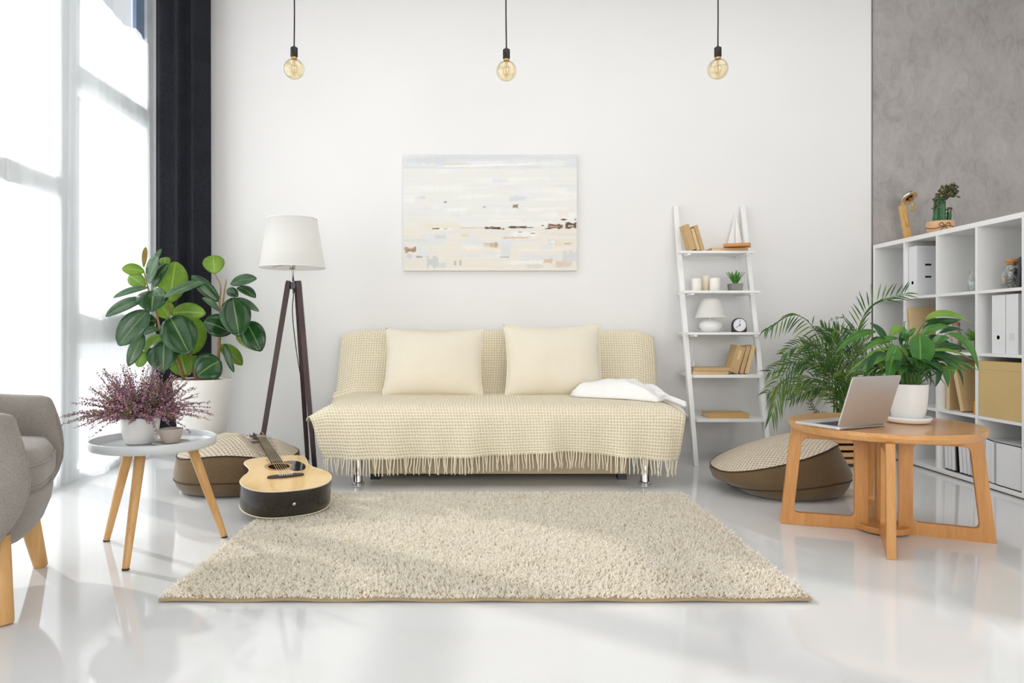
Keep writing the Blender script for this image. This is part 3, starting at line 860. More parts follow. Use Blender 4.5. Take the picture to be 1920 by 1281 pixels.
# ------------------------------------------------------------------ acoustic guitar
TAIL = Vector((-0.83, 2.985, 0.142)); NUT = Vector((-1.218, 3.74, 0.254))
gd = (NUT - TAIL).normalized()
gx = gd.cross(Vector((0, 0, 1))).normalized()
gn = gx.cross(gd).normalized()
GM = Matrix((gx, gd, gn)).transposed().to_4x4(); GM.translation = TAIL
def guitar():
    r = root('acoustic_guitar', (TAIL.x, TAIL.y, 0), 'acoustic guitar with pale top and dark sides resting on rug and pouf', 'guitar')
    half = [(0.0, 0.0), (0.06, 0.004), (0.115, 0.02), (0.158, 0.052), (0.188, 0.10), (0.2, 0.15), (0.196, 0.195), (0.176, 0.245), (0.152, 0.285), (0.1385, 0.325), (0.1375, 0.36),
            (0.1435, 0.40), (0.146, 0.435), (0.134, 0.47), (0.10, 0.494), (0.05, 0.503), (0.0, 0.505)]
    pts = spline([(x, y, 0) for x, y in half], 64)
    out = [(p.x, p.y) for p in pts] + [(-p.x, p.y) for p in pts[-2:0:-1]]
    dep = lambda y: 0.122 - 0.026 * y / 0.505
    SPR = wood('spruce_top', c(226, 186, 120), c(240, 206, 146), 'y', 0.2, 6, 0.5)
    SIDE = plain('dark_rosewood', c(46, 40, 38), 0.22, var=0.25, scale=10, coat=0.3)
    EBO = plain('dark_ebony', c(52, 44, 42), 0.4, var=0.12)
    BIND = plain('cream_binding', c(226, 214, 186), 0.4)
    mb = MB(GM)
    mb.loft([[(x, y, -dep(y)) for x, y in out], [(x, y, -0.004) for x, y in out]], True, (True, False))
    body = mb.build('body', SIDE, r, smooth=False)
    for p in body.data.polygons:
        if len(p.vertices) == 4: p.use_smooth = True
    for zf in (lambda y: -0.002, lambda y: -dep(y) + 0.002):
        loop = [(x, y, zf(y)) for x, y in out]; loop.append(loop[0])
        MB(GM).tube(loop, 0.0028, 6).build('binding', BIND, r, smooth=True)
    hx, hy, hr = 0.0, 0.345, 0.05
    tm = MB(GM)
    n = len(out)
    angs = [math.atan2(y - hy, x - hx) for x, y in out]
    inner = [(hx + hr * math.cos(a), hy + hr * math.sin(a), 0.0) for a in angs]
    tm.loft([[(x, y, 0.0) for x, y in out], inner, [(x, y, -0.004) for x, y, z in inner]], True, (False, False))
    tm.build('soundboard', SPR, r)
    sh = MB(GM)
    sh.loft([[(hx + 0.054 * math.cos(a), hy + 0.054 * math.sin(a), -0.006) for a in [i * math.pi / 20 for i in range(40)]],
             [(hx + 0.05 * math.cos(a), hy + 0.05 * math.sin(a), -0.05) for a in [i * math.pi / 20 for i in range(40)]]], True, (False, True))
    sh.build('sound_hole', plain('dark_red_brown_interior', c(74, 34, 24), 0.8), r)
    rs = MB(GM)
    for r0, r1 in ((0.051, 0.054), (0.057, 0.063), (0.065, 0.067)):
        rs.loft([[(hx + q * math.cos(a), hy + q * math.sin(a), 0.0006) for a in [i * math.pi / 32 for i in range(64)]] for q in (r1, r0)], True, (False, False))
    rs.build('rosette', plain('rosette_inlay', c(166, 140, 96), 0.4, var=0.3, scale=120), r)
    pg = [(0.03, 0.398), (0.058, 0.41), (0.09, 0.395), (0.112, 0.36), (0.118, 0.315), (0.108, 0.272), (0.085, 0.25), (0.055, 0.253), (0.04, 0.285), (0.052, 0.315), (0.0625, 0.345), (0.052, 0.38)]
    sp = spline([(x, y, 0) for x, y in pg + pg[:1]], 48)[:-1]
    MB(GM).prism([(p.x, p.y) for p in sp], 0.0005, 0.0022).build('pickguard', plain('black_pickguard', c(20, 22, 28), 0.06, coat=0.8), r)
    br = [(-0.083, 0.182), (-0.078, 0.196), (-0.04, 0.206), (0.04, 0.206), (0.078, 0.196), (0.083, 0.182), (0.07, 0.174), (0.02, 0.168), (-0.02, 0.168), (-0.07, 0.174)]
    b = MB(GM).prism(br, 0.0, 0.008).build('bridge', EBO, r, bevel=0.002)
    MB(GM).box((-0.037, 0.197, 0.008), (0.037, 0.200, 0.0115)).build('saddle', plain('bone', c(236, 230, 212), 0.4), b)
    for k in range(6):
        MB(GM).lathe([(0.0025, 0.008), (0.0035, 0.011), (0.002, 0.013)], 10, (-0.026 + k * 0.0104, 0.182, 0)).build('bridge_pin', plain('bone_pin', c(230, 224, 206), 0.4) if k == 0 else bpy.data.materials['bone_pin'], b)
    NK = wood('mahogany_neck', c(96, 56, 36), c(126, 78, 50), 'y', 0.3)
    L = 0.858
    rings = []
    for y, w, d in ((0.505, 0.0275, 0.030), (0.56, 0.027, 0.022), (0.70, 0.0245, 0.0205), (L, 0.0215, 0.019)):
        rings.append([(-w, y, 0.0), (-w * 0.92, y, -d * 0.55), (-w * 0.5, y, -d * 0.95), (0, y, -d), (w * 0.5, y, -d * 0.95), (w * 0.92, y, -d * 0.55), (w, y, 0.0)])
    MB(GM).loft(rings).build('neck', NK, r, smooth=True)
    fb = MB(GM)
    fb.loft([[(-w, y, 0.0002), (-w, y, 0.006), (w, y, 0.006), (w, y, 0.0002)] for y, w in ((0.397, 0.0282), (L, 0.0215))])
    f = fb.build('fretboard', EBO, r)
    for k in range(1, 21):
        y = L - 0.648 * (1 - 2 ** (-k / 12))
        if y < 0.40: break
        w = 0.0215 + (L - y) / (L - 0.397) * 0.0067
        MB(GM).box((-w, y - 0.0011, 0.006), (w, y + 0.0011, 0.0072)).build('fret', STEEL, f)
    MB(GM).box((-0.0215, L, 0.0), (0.0215, L + 0.005, 0.0085)).build('nut', bpy.data.materials['bone'], r)
    st = MB(GM)
    for k in range(6):
        x0, x1 = -0.026 + k * 0.0104, -0.0175 + k * 0.007
        st.tube([(x0, 0.186, 0.009), (x0, 0.199, 0.0118), (x1, L + 0.002, 0.0094), (x1 * 1.25, L + 0.04 + 0.02 * (k % 3), 0.0005)], 0.0011, 5)
    st.build('strings', plain('bronze_strings', c(226, 206, 160), 0.35, 0.6), r)
    HM = GM @ Matrix.Translation((0, L + 0.004, 0.001)) @ Matrix.Rotation(R(-11), 4, 'X')
    hs = [(-0.022, 0), (-0.031, 0.028), (-0.038, 0.165), (-0.02, 0.178), (0, 0.172), (0.02, 0.178), (0.038, 0.165), (0.031, 0.028), (0.022, 0)]
    h = MB(HM).prism(hs, -0.015, 0.0).build('headstock', EBO, r, bevel=0.002)
    for sg in (-1, 1):
        for k in range(3):
            y = 0.045 + k * 0.045
            t = MB(HM)
            t.lathe([(0.0032, 0), (0.0032, 0.016), (0.0045, 0.018)], 12, (sg * 0.019, y, 0))
            t.tube([(sg * 0.03, y, -0.008), (sg * 0.052, y, -0.008)], 0.0028, 8)
            t.sphere((sg * 0.056, y, -0.008), 0.009, 12, 8, (0.8, 1, 0.6))
            t.build('tuning_peg', CHROME, h, smooth=True)
    pm = GM @ Matrix.Translation((0.0, -0.001, -0.058)) @ Matrix.Rotation(R(90), 4, 'X')
    MB(pm).lathe([(0.005, 0), (0.004, 0.006), (0.0075, 0.010), (0.0075, 0.013), (0.001, 0.014)], 16).build('strap_pin', CHROME, r, smooth=True)
guitar()

# ------------------------------------------------------------------ knitted-top poufs
def pouf(lab, ctr, rx, ry, side_z, top_z, shear, rotz, clampfn, zfun, squash=lambda x, z: x):
    r = root('floor_pouf', (ctr[0], ctr[1], 0), lab, 'pouf', 'knit-topped floor poufs')
    n = 72
    def ring(scale, z, wob=0.0):
        o = []
        for k in range(n):
            a = 2 * math.pi * k / n
            ca, sa = math.cos(a), math.sin(a)
            e = 2.25
            rr = (abs(ca) ** e + abs(sa) ** e) ** (-1 / e)
            w = 1 + wob * (math.sin(3 * a + 1) + 0.6 * math.sin(7 * a + z * 30))
            x, y = rx * rr * ca * scale * w, ry * rr * sa * scale * w
            x = squash(x, z)
            zz = zfun(x, y, z)
            x += shear(x, y, z)
            X = ctr[0] + x * math.cos(rotz) - y * math.sin(rotz); Y = ctr[1] + x * math.sin(rotz) + y * math.cos(rotz)
            if clampfn: zz = clampfn(X, Y, zz)
            o.append((X, Y, max(zz, 0.0)))
        return o
    bd = [ring(0.78, 0.0), ring(0.90, 0.012), ring(0.975, 0.045, 0.008), ring(1.0, 0.075, 0.006), ring(1.01, 0.10, 0.008), ring(1.0, 0.14, 0.012), ring(0.985, side_z - 0.015, 0.014), ring(0.965, side_z, 0.01), ring(0.95, side_z + 0.004, 0.01)]
    MB().loft(bd, True, (True, True)).build('side_cover', BROWN, r, smooth=True)
    sm = MB()
    for s, z in ((1.003, 0.074), (0.968, side_z + 0.002)):
        lp = ring(s, z, 0.007 if z < 0.1 else 0.01); lp.append(lp[0])
        sm.tube(lp, 0.0035, 6)
    sm.build('piping', plain('dark_brown_piping', c(62, 48, 32), 0.9) if 'dark_brown_piping' not in bpy.data.materials else bpy.data.materials['dark_brown_piping'], r, smooth=True)
    # knitted top: a dome of rings, with flat map coordinates for the stitches
    m = 22
    rings, uvs = [], []
    for q in range(m + 1):
        t = 1 - q / m
        s = 0.966 * t + 0.002
        z = side_z + 0.004 + (top_z - side_z) * (1 - t ** 2.3)
        rg = ring(s, z, 0.01 * t)
        rings.append(rg)
        uvs.append([(p[0], p[1]) for p in rg])
    MB().loft(rings, True, (False, True), 0, uvs).build('knit_top', KNIT, r, smooth=True)
def dent(X, Y, z):
    v = GM.inverted() @ Vector((X, Y, z))
    if v.y < 0.42: 
        return z
    lat = abs(v.x)
    d = 0.030 if v.y < 0.86 else 0.040 + (v.y - 0.86) * 0.22
    lim = (GM @ Vector((v.x, v.y, -d))).z
    edge = max(0.0, lat - (0.045 if v.y < 0.86 else 0.075))
    lim += edge * 0.9 + max(0, v.y - 1.045) * 0.9
    return min(z, lim)
pouf('brown pouf with knitted top carrying the guitar neck, between side table and sofa', (-1.325, 3.70), 0.315, 0.315, 0.195, 0.268, lambda x, y, z: 0.0,
     R(8), dent, lambda x, y, z: z * (1 - 0.15 * x) + 0.018 * min(1, z / 0.2) * math.sin(x * 10 + 1.5))
def slump_z(x, y, z):
    t = min(1.0, z / 0.2)
    return max(0.0, z * (1 - 0.10 * t) + t * (0.29 * x + 0.02 * y - 0.9 * max(0.0, x - 0.2) ** 1.3))
def slump_x(x, z):
    if x < 0: return x * (0.66 + 0.40 * min(1.0, z / 0.16))
    return x * (1.06 - 0.16 * max(0.0, (z - 0.10) / 0.1) if z < 0.22 else 1.06 - 0.18)
pouf('brown pouf with knitted top slumped to one side, between ladder shelf and round wooden table', (1.53, 3.60), 0.325, 0.29, 0.232, 0.285,
     lambda x, y, z: 0.0, R(-4), None, slump_z, slump_x)

# ------------------------------------------------------------------ side table with tray top
SX, SY, SZ = -1.265, 2.63, 0.402
def side_table():
    r = root('side_table', (SX, SY, 0), 'small round pale grey tray table on three wooden legs', 'table')
    PG = plain('pale_grey_lacquer', c(206, 210, 212), 0.35, var=0.015)
    MB().lathe([(0.001, SZ - 0.012), (0.205, SZ - 0.012), (0.2175, SZ - 0.008), (0.2215, SZ), (0.2215, SZ + 0.022), (0.219, SZ + 0.0245), (0.2155, SZ + 0.022), (0.2145, SZ + 0.004), (0.211, SZ), (0.001, SZ)], 72, (SX, SY, 0)).build('tray_top', PG, r, smooth=True)
    for (fx, fy), (tx, ty) in (((-1.50, 2.724), (-0.115, 0.045)), ((-1.252, 2.395), (0.005, -0.115)), ((-1.052, 2.774), (0.105, 0.075))):
        p, q = Vector((SX + tx, SY + ty, SZ - 0.012)), Vector((fx, fy, 0.004))
        MB().tube([p, p.lerp(q, 0.5), p.lerp(q, 0.97), q], [0.0195, 0.0165, 0.0125, 0.0115], 20).build('leg', OAK, r, smooth=True)
        MB().lathe([(0.0125, 0.0), (0.0125, 0.006)], 14, (fx, fy, 0)).build('foot_pad', BLACK, r)
side_table()

def cup():
    x, y = (320.5 - CX) * 2.60 / F, 2.60
    s = MB().lathe([(0.02, SZ + 0.001), (0.03, SZ + 0.002), (0.066, SZ + 0.010), (0.067, SZ + 0.012), (0.03, SZ + 0.006), (0.001, SZ + 0.006)], 44, (x, y, 0)).build('saucer', plain('grey_beige_ceramic', c(196, 190, 182), 0.25), None, (x, y, SZ), True)
    tag(s, 'grey-beige saucer under the coffee cup on the tray table', 'saucer')
    CU = plain('taupe_ceramic', c(186, 174, 163), 0.22)
    z = SZ + 0.0075
    o = MB().lathe([(0.001, z), (0.024, z), (0.026, z + 0.004), (0.034, z + 0.016), (0.0405, z + 0.034), (0.0425, z + 0.052), (0.0425, z + 0.0545), (0.0405, z + 0.0545), (0.0385, z + 0.034), (0.03, z + 0.014), (0.001, z + 0.008)], 44, (x, y, 0)).build('coffee_cup', CU, None, (x, y, z), True)
    a = Vector((-0.62, -0.78, 0))
    b = Vector((x, y, 0))
    h = [b + a * 0.039 + Vector((0, 0, z + 0.046)), b + a * 0.056 + Vector((0, 0, z + 0.047)), b + a * 0.063 + Vector((0, 0, z + 0.034)), b + a * 0.055 + Vector((0, 0, z + 0.02)), b + a * 0.033 + Vector((0, 0, z + 0.014))]
    MB().tube(spline(h, 20), 0.0042, 10).build('handle', CU, o, smooth=True)
    tag(o, 'taupe coffee cup standing on its saucer beside the heather pot', 'cup')
cup()

def heather():
    x, y = (263 - CX) * 2.64 / F, 2.64
    k = y / F
    r = root('potted_heather', (x, y, SZ), 'purple flowering heather in a white pot on the tray table', 'plant')
    z = SZ + 0.001
    MB().lathe([(0.001, z), (0.050, z), (0.055, z + 0.005), (0.065, z + 0.045), (0.0715, z + 0.095), (0.0725, z + 0.102), (0.069, z + 0.102), (0.065, z + 0.07), (0.001, z + 0.07)], 48, (x, y, 0)).build('pot', CERAMIC, r, smooth=True)
    MB().lathe([(0.066, z + 0.07), (0.066, z + 0.088), (0.001, z + 0.092)], 32, (x, y, 0)).build('soil', SOIL, r)
    rs = random.Random(11)
    cols = [c(138, 92, 124), c(168, 120, 146), (c(104, 66, 98)), c(192, 148, 156), c(108, 108, 60), c(160, 142, 100)]
    mats = [plain('heather_bloom', q, 0.8, var=0.15, scale=80) for q in cols]
    fl, stm = MB(), MB()
    def blossom(p, s, mi):
        d = [Vector((rs.uniform(-1, 1), rs.uniform(-1, 1), rs.uniform(-1, 1))).normalized() for _ in range(2)]
        a = d[0] * s; b = a.cross(d[1]).normalized() * s * 0.7; e = a.cross(b).normalized() * s * 0.7
        i = [fl.pt(p + q) for q in (a, -a, b, -b, e, -e)]
        for t in ((0, 2, 4), (2, 1, 4), (1, 3, 4), (3, 0, 4), (2, 0, 5), (1, 2, 5), (3, 1, 5), (0, 3, 5)):
            fl.face([i[q] for q in t], mi)
    for n in range(340):
        az = rs.uniform(0, 2 * math.pi)
        el = rs.uniform(-0.22, 1.45)
        reach = rs.uniform(0.13, 0.215) * (1.12 - 0.16 * max(0, math.sin(el)))
        if rs.random() < 0.12: reach *= 1.12
        if n < 110: reach *= 0.62
        d = Vector((math.cos(az) * math.cos(el), math.sin(az) * math.cos(el), math.sin(el)))
        p0 = Vector((x, y, z + 0.088)) + Vector((math.cos(az), math.sin(az), 0)) * rs.uniform(0, 0.055)
        p1 = p0 + Vector((d.x * 0.4, d.y * 0.4, max(0.42, d.z * 0.75))) * reach * 0.65
        p2 = p0 + d * reach + Vector((0, 0, rs.uniform(-0.01, 0.035)))
        p2.z = max(p2.z, z + 0.035)
        pts = [bez(p0, p1, p2, i / 8) for i in range(9)]
        stm.tube(pts, [0.0012] * 5 + [0.0008] * 4, 4)
        kind = rs.choice([0, 0, 1, 1, 2, 3, 3, 4])
        m = rs.randint(26, 40)
        for q in range(m):
            t = 0.30 + 0.70 * q / m
            p = bez(p0, p1, p2, t)
            s = 0.0058 * (1.2 - 0.6 * t) * rs.uniform(0.6, 1.3)
            mi = kind if rs.random() < 0.6 else rs.choice([0, 1, 2, 3, 4, 5])
            if t < 0.5 and rs.random() < 0.55: mi = rs.choice([4, 4, 5])
            blossom(p + Vector((rs.uniform(-1, 1), rs.uniform(-1, 1), rs.uniform(-1, 1))) * 0.0085 * (1.2 - 0.6 * t), s, mi)
    stm.build('stems', plain('heather_twig', c(104, 88, 58), 0.8, var=0.2), r)
    fl.build('blossoms', mats, r)
heather()

# ------------------------------------------------------------------ rubber plant
def rubber_plant():
    y = 4.08
    k = y / F
    x = (379.5 - CX) * k
    zr = H - (710 - CY) * k
    r = root('rubber_plant', (x, y, 0), 'big rubber plant with broad glossy leaves in a tall white pot by the dark curtain', 'plant')
    MB().lathe([(0.001, 0.0), (0.108, 0.0), (0.113, 0.006), (0.1655, zr - 0.004), (0.166, zr), (0.160, zr), (0.156, zr - 0.05), (0.001, zr - 0.05)], 64, (x, y, 0)).build('pot', CERAMIC, r, smooth=True)
    MB().lathe([(0.157, zr - 0.05), (0.157, zr - 0.014), (0.08, zr - 0.002), (0.001, zr + 0.004)], 40, (x, y, 0)).build('soil', plain('bark_chips', c(120, 66, 42), 0.9, var=0.35, scale=40, bump=0.8, bscale=50), r)
    Z = lambda a, b, d=0.0: P(200 + a / 4.743, 450 + b / 4.743, y + d)
    stems = [[(690, 1240, 0), (600, 1000, -0.02), (490, 830, -0.03), (440, 640, -0.02), (380, 470, 0), (325, 260, 0.01)],
             [(950, 1250, 0.02), (990, 1050, 0.02), (1000, 880, 0.01), (1012, 720, 0.01), (1003, 560, 0.02), (1012, 410, 0.02), (960, 300, 0.03)],
             [(985, 1240, 0.03), (1005, 900, 0.03), (1018, 700, 0.03), (1046, 470, 0.03), (1066, 350, 0.03)],
             [(800, 1240, 0.03), (745, 1020, 0.04), (650, 820, 0.05), (570, 670, 0.06), (540, 540, 0.07)]]
    for i, s in enumerate(stems):
        pts = spline([Z(*q) for q in s], 30)
        pts[0].z = zr - 0.01
        MB().tube(pts, [0.0105 * (1 - 0.65 * j / 30) * (0.8 if i == 2 else 1) for j in range(31)], 10).build('stem', BARK, r, smooth=True)
    # base px, tip px, width px, material, depth of base and tip, sideways roll of the blade
    L = [((330, 245), (348, 62), 40, 3, 0.01, 0.02, 0.2), ((335, 285), (135, 262), 95, 2, 0.0, -0.05, -0.5), ((345, 420), (195, 320), 120, 2, 0.05, 0.10, -0.3),
         ((375, 390), (460, 140), 130, 1, -0.01, -0.05, -0.6), ((400, 250), (488, 80), 40, 1, 0.03, 0.03, 0.3), ((525, 250), (520, 155), 85, 2, 0.08, 0.10, 0),
         ((562, 560), (615, 195), 235, 2, 0.07, 0.12, 0.1), ((415, 420), (545, 215), 120, 0, 0.02, 0.0, -0.4), ((370, 425), (58, 516), 62, 1, -0.01, -0.08, 0.2),
         ((345, 520), (-8, 682), 120, 1, -0.02, -0.12, 0.3), ((425, 450), (400, 640), 230, 0, -0.02, -0.13, 0.0), ((370, 630), (108, 940), 200, 1, -0.03, -0.10, -0.2),
         ((440, 720), (300, 760), 130, 0, 0.01, -0.03, 0.1), ((480, 795), (325, 845), 75, 1, -0.03, -0.09, 0.4), ((325, 835), (193, 1125), 105, 1, -0.05, -0.12, -0.4),
         ((500, 860), (340, 1010), 130, 2, 0.04, 0.06, 0.2), ((515, 885), (505, 1175), 240, 0, -0.03, -0.14, 0.15), ((350, 1000), (275, 1130), 110, 2, 0.03, 0.05, 0),
         ((560, 680), (735, 1020), 262, 0, -0.04, -0.13, 0.0), ((790, 690), (775, 1015), 215, 2, 0.08, 0.09, 0.2), ((585, 650), (882, 655), 150, 2, 0.05, 0.02, 0.5),
         ((895, 365), (508, 512), 85, 1, 0.0, -0.10, 0.2), ((1003, 550), (755, 318), 110, 0, 0.02, -0.02, -0.5), ((900, 385), (760, 405), 50, 1, 0.04, 0.05, 0),
         ((1000, 635), (850, 515), 62, 1, 0.0, -0.05, 0.4), ((962, 302), (948, 138), 165, 2, 0.03, 0.04, 0), ((1100, 395), (1335, 345), 92, 0, 0.0, -0.06, 0.2),
         ((1160, 425), (1325, 515), 90, 0, 0.0, -0.03, -0.3), ((1068, 450), (1168, 505), 78, 0, 0.02, 0.0, 0.2), ((1150, 520), (1355, 635), 62, 1, 0.03, 0.03, 0.5),
         ((1120, 515), (1178, 860), 232, 0, -0.02, -0.14, 0.0), ((1105, 830), (865, 730), 195, 0, 0.0, -0.06, 0.15), ((1245, 730), (1375, 990), 190, 0, 0.03, 0.0, 0.3),
         ((1150, 860), (1370, 985), 90, 2, 0.045, 0.03, 0.2), ((1010, 935), (1205, 1115), 120, 2, 0.05, 0.07, -0.2), ((1050, 925), (1132, 1178), 66, 0, 0.0, -0.03, 0.6),
         ((1015, 1075), (800, 1215), 235, 0, -0.05, -0.12, -0.1), ((705, 1215), (655, 1020), 205, 2, 0.01, 0.03, 0.1), ((480, 560), (560, 700), 150, 2, 0.06, 0.09, 0.2),
         ((800, 1030), (770, 1180), 130, 2, 0.07, 0.09, 0.1), ((430, 430), (520, 560), 90, 1, -0.03, -0.07, 0.4)]
    mats = [RUB_D, RUB_G, RUB_L, RUB_Y]
    mb = MB()
    pet = MB()
    for (a, b, w, mi, da, db, roll) in L:
        S, T = Z(*a, da), Z(*b, db)
        n = Vector((0.25 - 0.1 * roll, -1.0, 0.35 + 0.3 * abs(roll)))
        n = (Matrix.Rotation(roll * 0.8, 3, (T - S).normalized()) @ n).normalized()
        M = (S + T) / 2 + n * 0.018 + Vector((0, 0, 0.012))
        leaf(mb, S, M, T, w / 4.743 * k * 1.13, n, mi, 'oval', 0.16, 12)
    mb.build('foliage', mats, r, smooth=True, solid=0.0012)
rubber_plant()

# ------------------------------------------------------------------ grey armchair
def armchair():
    f = Vector((0.917, 0.40, 0)).normalized(); s = Vector((-f.y, f.x, 0))
    M = Matrix((f, s, Vector((0, 0, 1)))).transposed().to_4x4(); M.translation = (-1.465, 2.19, 0)
    r = root('armchair', (-1.465, 2.19, 0), 'grey upholstered tub armchair with round wooden legs at the left edge', 'armchair')
    def legm(x, y, dx, dy):
        p, q = Vector((x - dx, y - dy, 0.24)), Vector((x, y, 0.002))
        return MB(M).tube([p, p.lerp(q, 0.5), p.lerp(q, 0.985), q], [0.036, 0.029, 0.0225, 0.021], 24)
    for x, y, dx, dy in ((0.0, 0.262, 0.04, 0.045), (0.0, -0.262, 0.03, -0.035), (-0.52, 0.24, -0.04, 0.04), (-0.52, -0.24, -0.04, -0.04)):
        legm(x, y, dx, dy).build('leg', OAK, r, smooth=True)
    # tub wall: one padded wall sweeping round arms and back
    path = [(0.035, -0.285), (-0.06, -0.298), (-0.22, -0.305), (-0.38, -0.302), (-0.50, -0.27), (-0.575, -0.18), (-0.60, 0), (-0.575, 0.18), (-0.50, 0.27), (-0.38, 0.302), (-0.22, 0.305), (-0.06, 0.298), (0.035, 0.285)]
    pp = spline([(a, b, 0) for a, b in path], 96)
    hgt = lambda t: 0.605 + 0.17 * max(0.0, math.sin(math.pi * t)) ** 3
    rings = []
    for i, p in enumerate(pp):
        t = i / 96
        tg = (pp[min(96, i + 1)] - pp[max(0, i - 1)]).normalized()
        nrm = Vector((tg.y, -tg.x, 0))                       # outwards
        top = hgt(t)
        e = min(1.0, min(i, 96 - i) / 5.0)
        rnd_ = math.sqrt(max(0.0, 1 - (1 - e) ** 2))
        sec = []
        half = 0.052
        prof = [(-1, 0.26), (-1, 0.36), (-1, 0.48), (-0.97, top - 0.055), (-0.78, top - 0.02), (-0.42, top - 0.004), (0, top), (0.42, top - 0.004), (0.80, top - 0.022), (1.0, top - 0.06), (1.03, 0.50), (1.02, 0.44), (0.96, 0.36), (0.72, 0.28), (0.2, 0.222), (-0.5, 0.205), (-0.9, 0.215)]
        for u, z in prof:
            uu = u * half * (0.25 + 0.75 * rnd_) if i in (0, 96) or e < 1 else u * half
            zz = z
            if e < 1:
                zc = 0.42
                zz = zc + (z - zc) * (0.86 + 0.14 * rnd_)
            # the arm fronts lean: lower down they reach further forward
            fw = interp([(0.20, -0.08), (0.25, -0.03), (0.30, 0.018), (0.36, 0.040), (0.45, 0.038), (0.58, 0.0)], zz) * max(0.0, 1 - min(i, 96 - i) / 14)
            q = p + nrm * uu
            sec.append((q.x + fw, q.y, zz))
        rings.append(sec)
    MB(M).loft(rings, True, (True, True)).build('arms_and_back', GREYFAB, r, smooth=True, subsurf=1)
    def se(x0, x1, hw, z, e=3.2, n=40):
        o = []
        for k in range(n):
            a = 2 * math.pi * k / n
            ca, sa = math.cos(a), math.sin(a)
            rr = (abs(ca) ** e + abs(sa) ** e) ** (-1 / e)
            o.append(((x0 + x1) / 2 + (x1 - x0) / 2 * rr * ca, hw * rr * sa, z))
        return o
    MB(M).loft([se(-0.55, -0.03, 0.205, 0.186), se(-0.56, 0.01, 0.24, 0.194), se(-0.57, 0.04, 0.268, 0.225), se(-0.57, 0.060, 0.285, 0.28), se(-0.57, 0.066, 0.290, 0.32), se(-0.57, 0.066, 0.290, 0.338), se(-0.57, 0.060, 0.286, 0.345)]).build('seat_base', GREYFAB, r, smooth=True)
    cu = [se(-0.50, 0.03, 0.20, 0.337, 4), se(-0.52, 0.06, 0.226, 0.343, 4), se(-0.525, 0.070, 0.232, 0.37, 4), se(-0.525, 0.072, 0.234, 0.41, 4), se(-0.52, 0.062, 0.231, 0.447, 4), se(-0.50, 0.045, 0.228, 0.470, 4), se(-0.42, -0.04, 0.17, 0.485, 3), se(-0.30, -0.15, 0.08, 0.488, 2.4), se(-0.245, -0.205, 0.02, 0.486, 2)]
    q = MB(M).loft(cu).build('seat_cushion', GREYFAB, r, smooth=True)
    lp = [Vector(a) for a in se(-0.52, 0.0695, 0.231, 0.427, 4)]; lp.append(lp[0])
    lp2 = [Vector(a) for a in se(-0.52, 0.0675, 0.228, 0.36, 4)]; lp2.append(lp2[0])
    MB(M).tube(lp, 0.0035, 6).tube(lp2, 0.0035, 6).build('piping', GREYFAB, q, smooth=True)
    for bp in ((-0.10, 0.10, 0.4835), (-0.10, -0.10, 0.4835)):
        MB(M).sphere(bp, 0.012, 16, 8, (1, 1, 0.4)).build('tuft_button', plain('dark_grey_button', c(70, 66, 70), 0.8), q, smooth=True)
armchair()
# ------------------------------------------------------------------ round coffee table
TX, TY, TZ = 1.658, 2.87, 0.45
def round_table():
    r = root('coffee_table', (TX, TY, 0), 'round honey-coloured wooden coffee table with four open-frame legs', 'table')
    MB().lathe([(0.001, TZ - 0.034), (0.350, TZ - 0.034), (0.361, TZ - 0.016), (0.361, TZ), (0.001, TZ)], 128, (TX, TY, 0)).build('tabletop', OAK_X, r, bevel=0.002)
    for (fx, fy) in ((1.28, 2.99), (2.005, 2.70), (1.477, 2.50), (1.80, 3.235)):
        d = Vector((fx - TX, fy - TY, 0)); L = d.length; d.normalize()
        M = Matrix((d, Vector((-d.y, d.x, 0)), Vector((0, 0, 1)))).transposed().to_4x4(); M.translation = (TX, TY, 0)
        zt = TZ - 0.034
        out = [(0.055, 0.0), (L, 0.0), (L - 0.045, zt), (0.055, zt)]
        # opening with rounded corners
        t = 0.052
        q = [(0.055 + t, 0.052), (L - t - 0.002, 0.052), (L - 0.035 - t, zt - 0.045), (0.055 + t, zt - 0.045)]
        hole = []
        for i in range(4):
            a, b, e = Vector((*q[i - 1], 0)), Vector((*q[i], 0)), Vector((*q[(i + 1) % 4], 0))
            p0, p1 = b + (a - b).normalized() * 0.022, b + (e - b).normalized() * 0.022
            hole += [bez(p0, b, p1, j / 5) for j in range(6)]
        ctr = Vector((sum(p[0] for p in q) / 4, sum(p[1] for p in q) / 4, 0))
        outer = []
        for h in hole:                                  # point of the outer edge beyond each point of the opening
            dr = (h - ctr)
            best = 9
            for i in range(4):
                a, b = out[i], out[(i + 1) % 4]
                ex, ey = b[0] - a[0], b[1] - a[1]
                den = dr.x * ey - dr.y * ex
                if abs(den) < 1e-9: continue
                u = ((a[0] - ctr.x) * ey - (a[1] - ctr.y) * ex) / den
                if u > 0: best = min(best, u)
            outer.append(ctr + dr * best)
        for cx_, cz_ in out:                            # snap the nearest to the true corners
            i = min(range(len(outer)), key=lambda k: (outer[k] - Vector((cx_, cz_, 0))).length)
            outer[i] = Vector((cx_, cz_, 0))
        w = 0.0155
        mb = MB(M)
        A = [(p.x, -w, p.y) for p in outer]; B = [(p.x, -w, p.y) for p in hole]
        C_ = [(p.x, w, p.y) for p in hole]; D = [(p.x, w, p.y) for p in outer]
        mb.loft([A, B, C_, D, A], True, (False, False))
        mb.build('leg_frame', OAK_F, r, bevel=0.003)
    MB().lathe([(0.001, 0.006), (0.098, 0.006), (0.10, 0.01), (0.10, 0.026), (0.098, 0.03), (0.001, 0.03)], 48, (TX, TY, 0)).build('base_disc', OAK_F, r, bevel=0.001)
round_table()

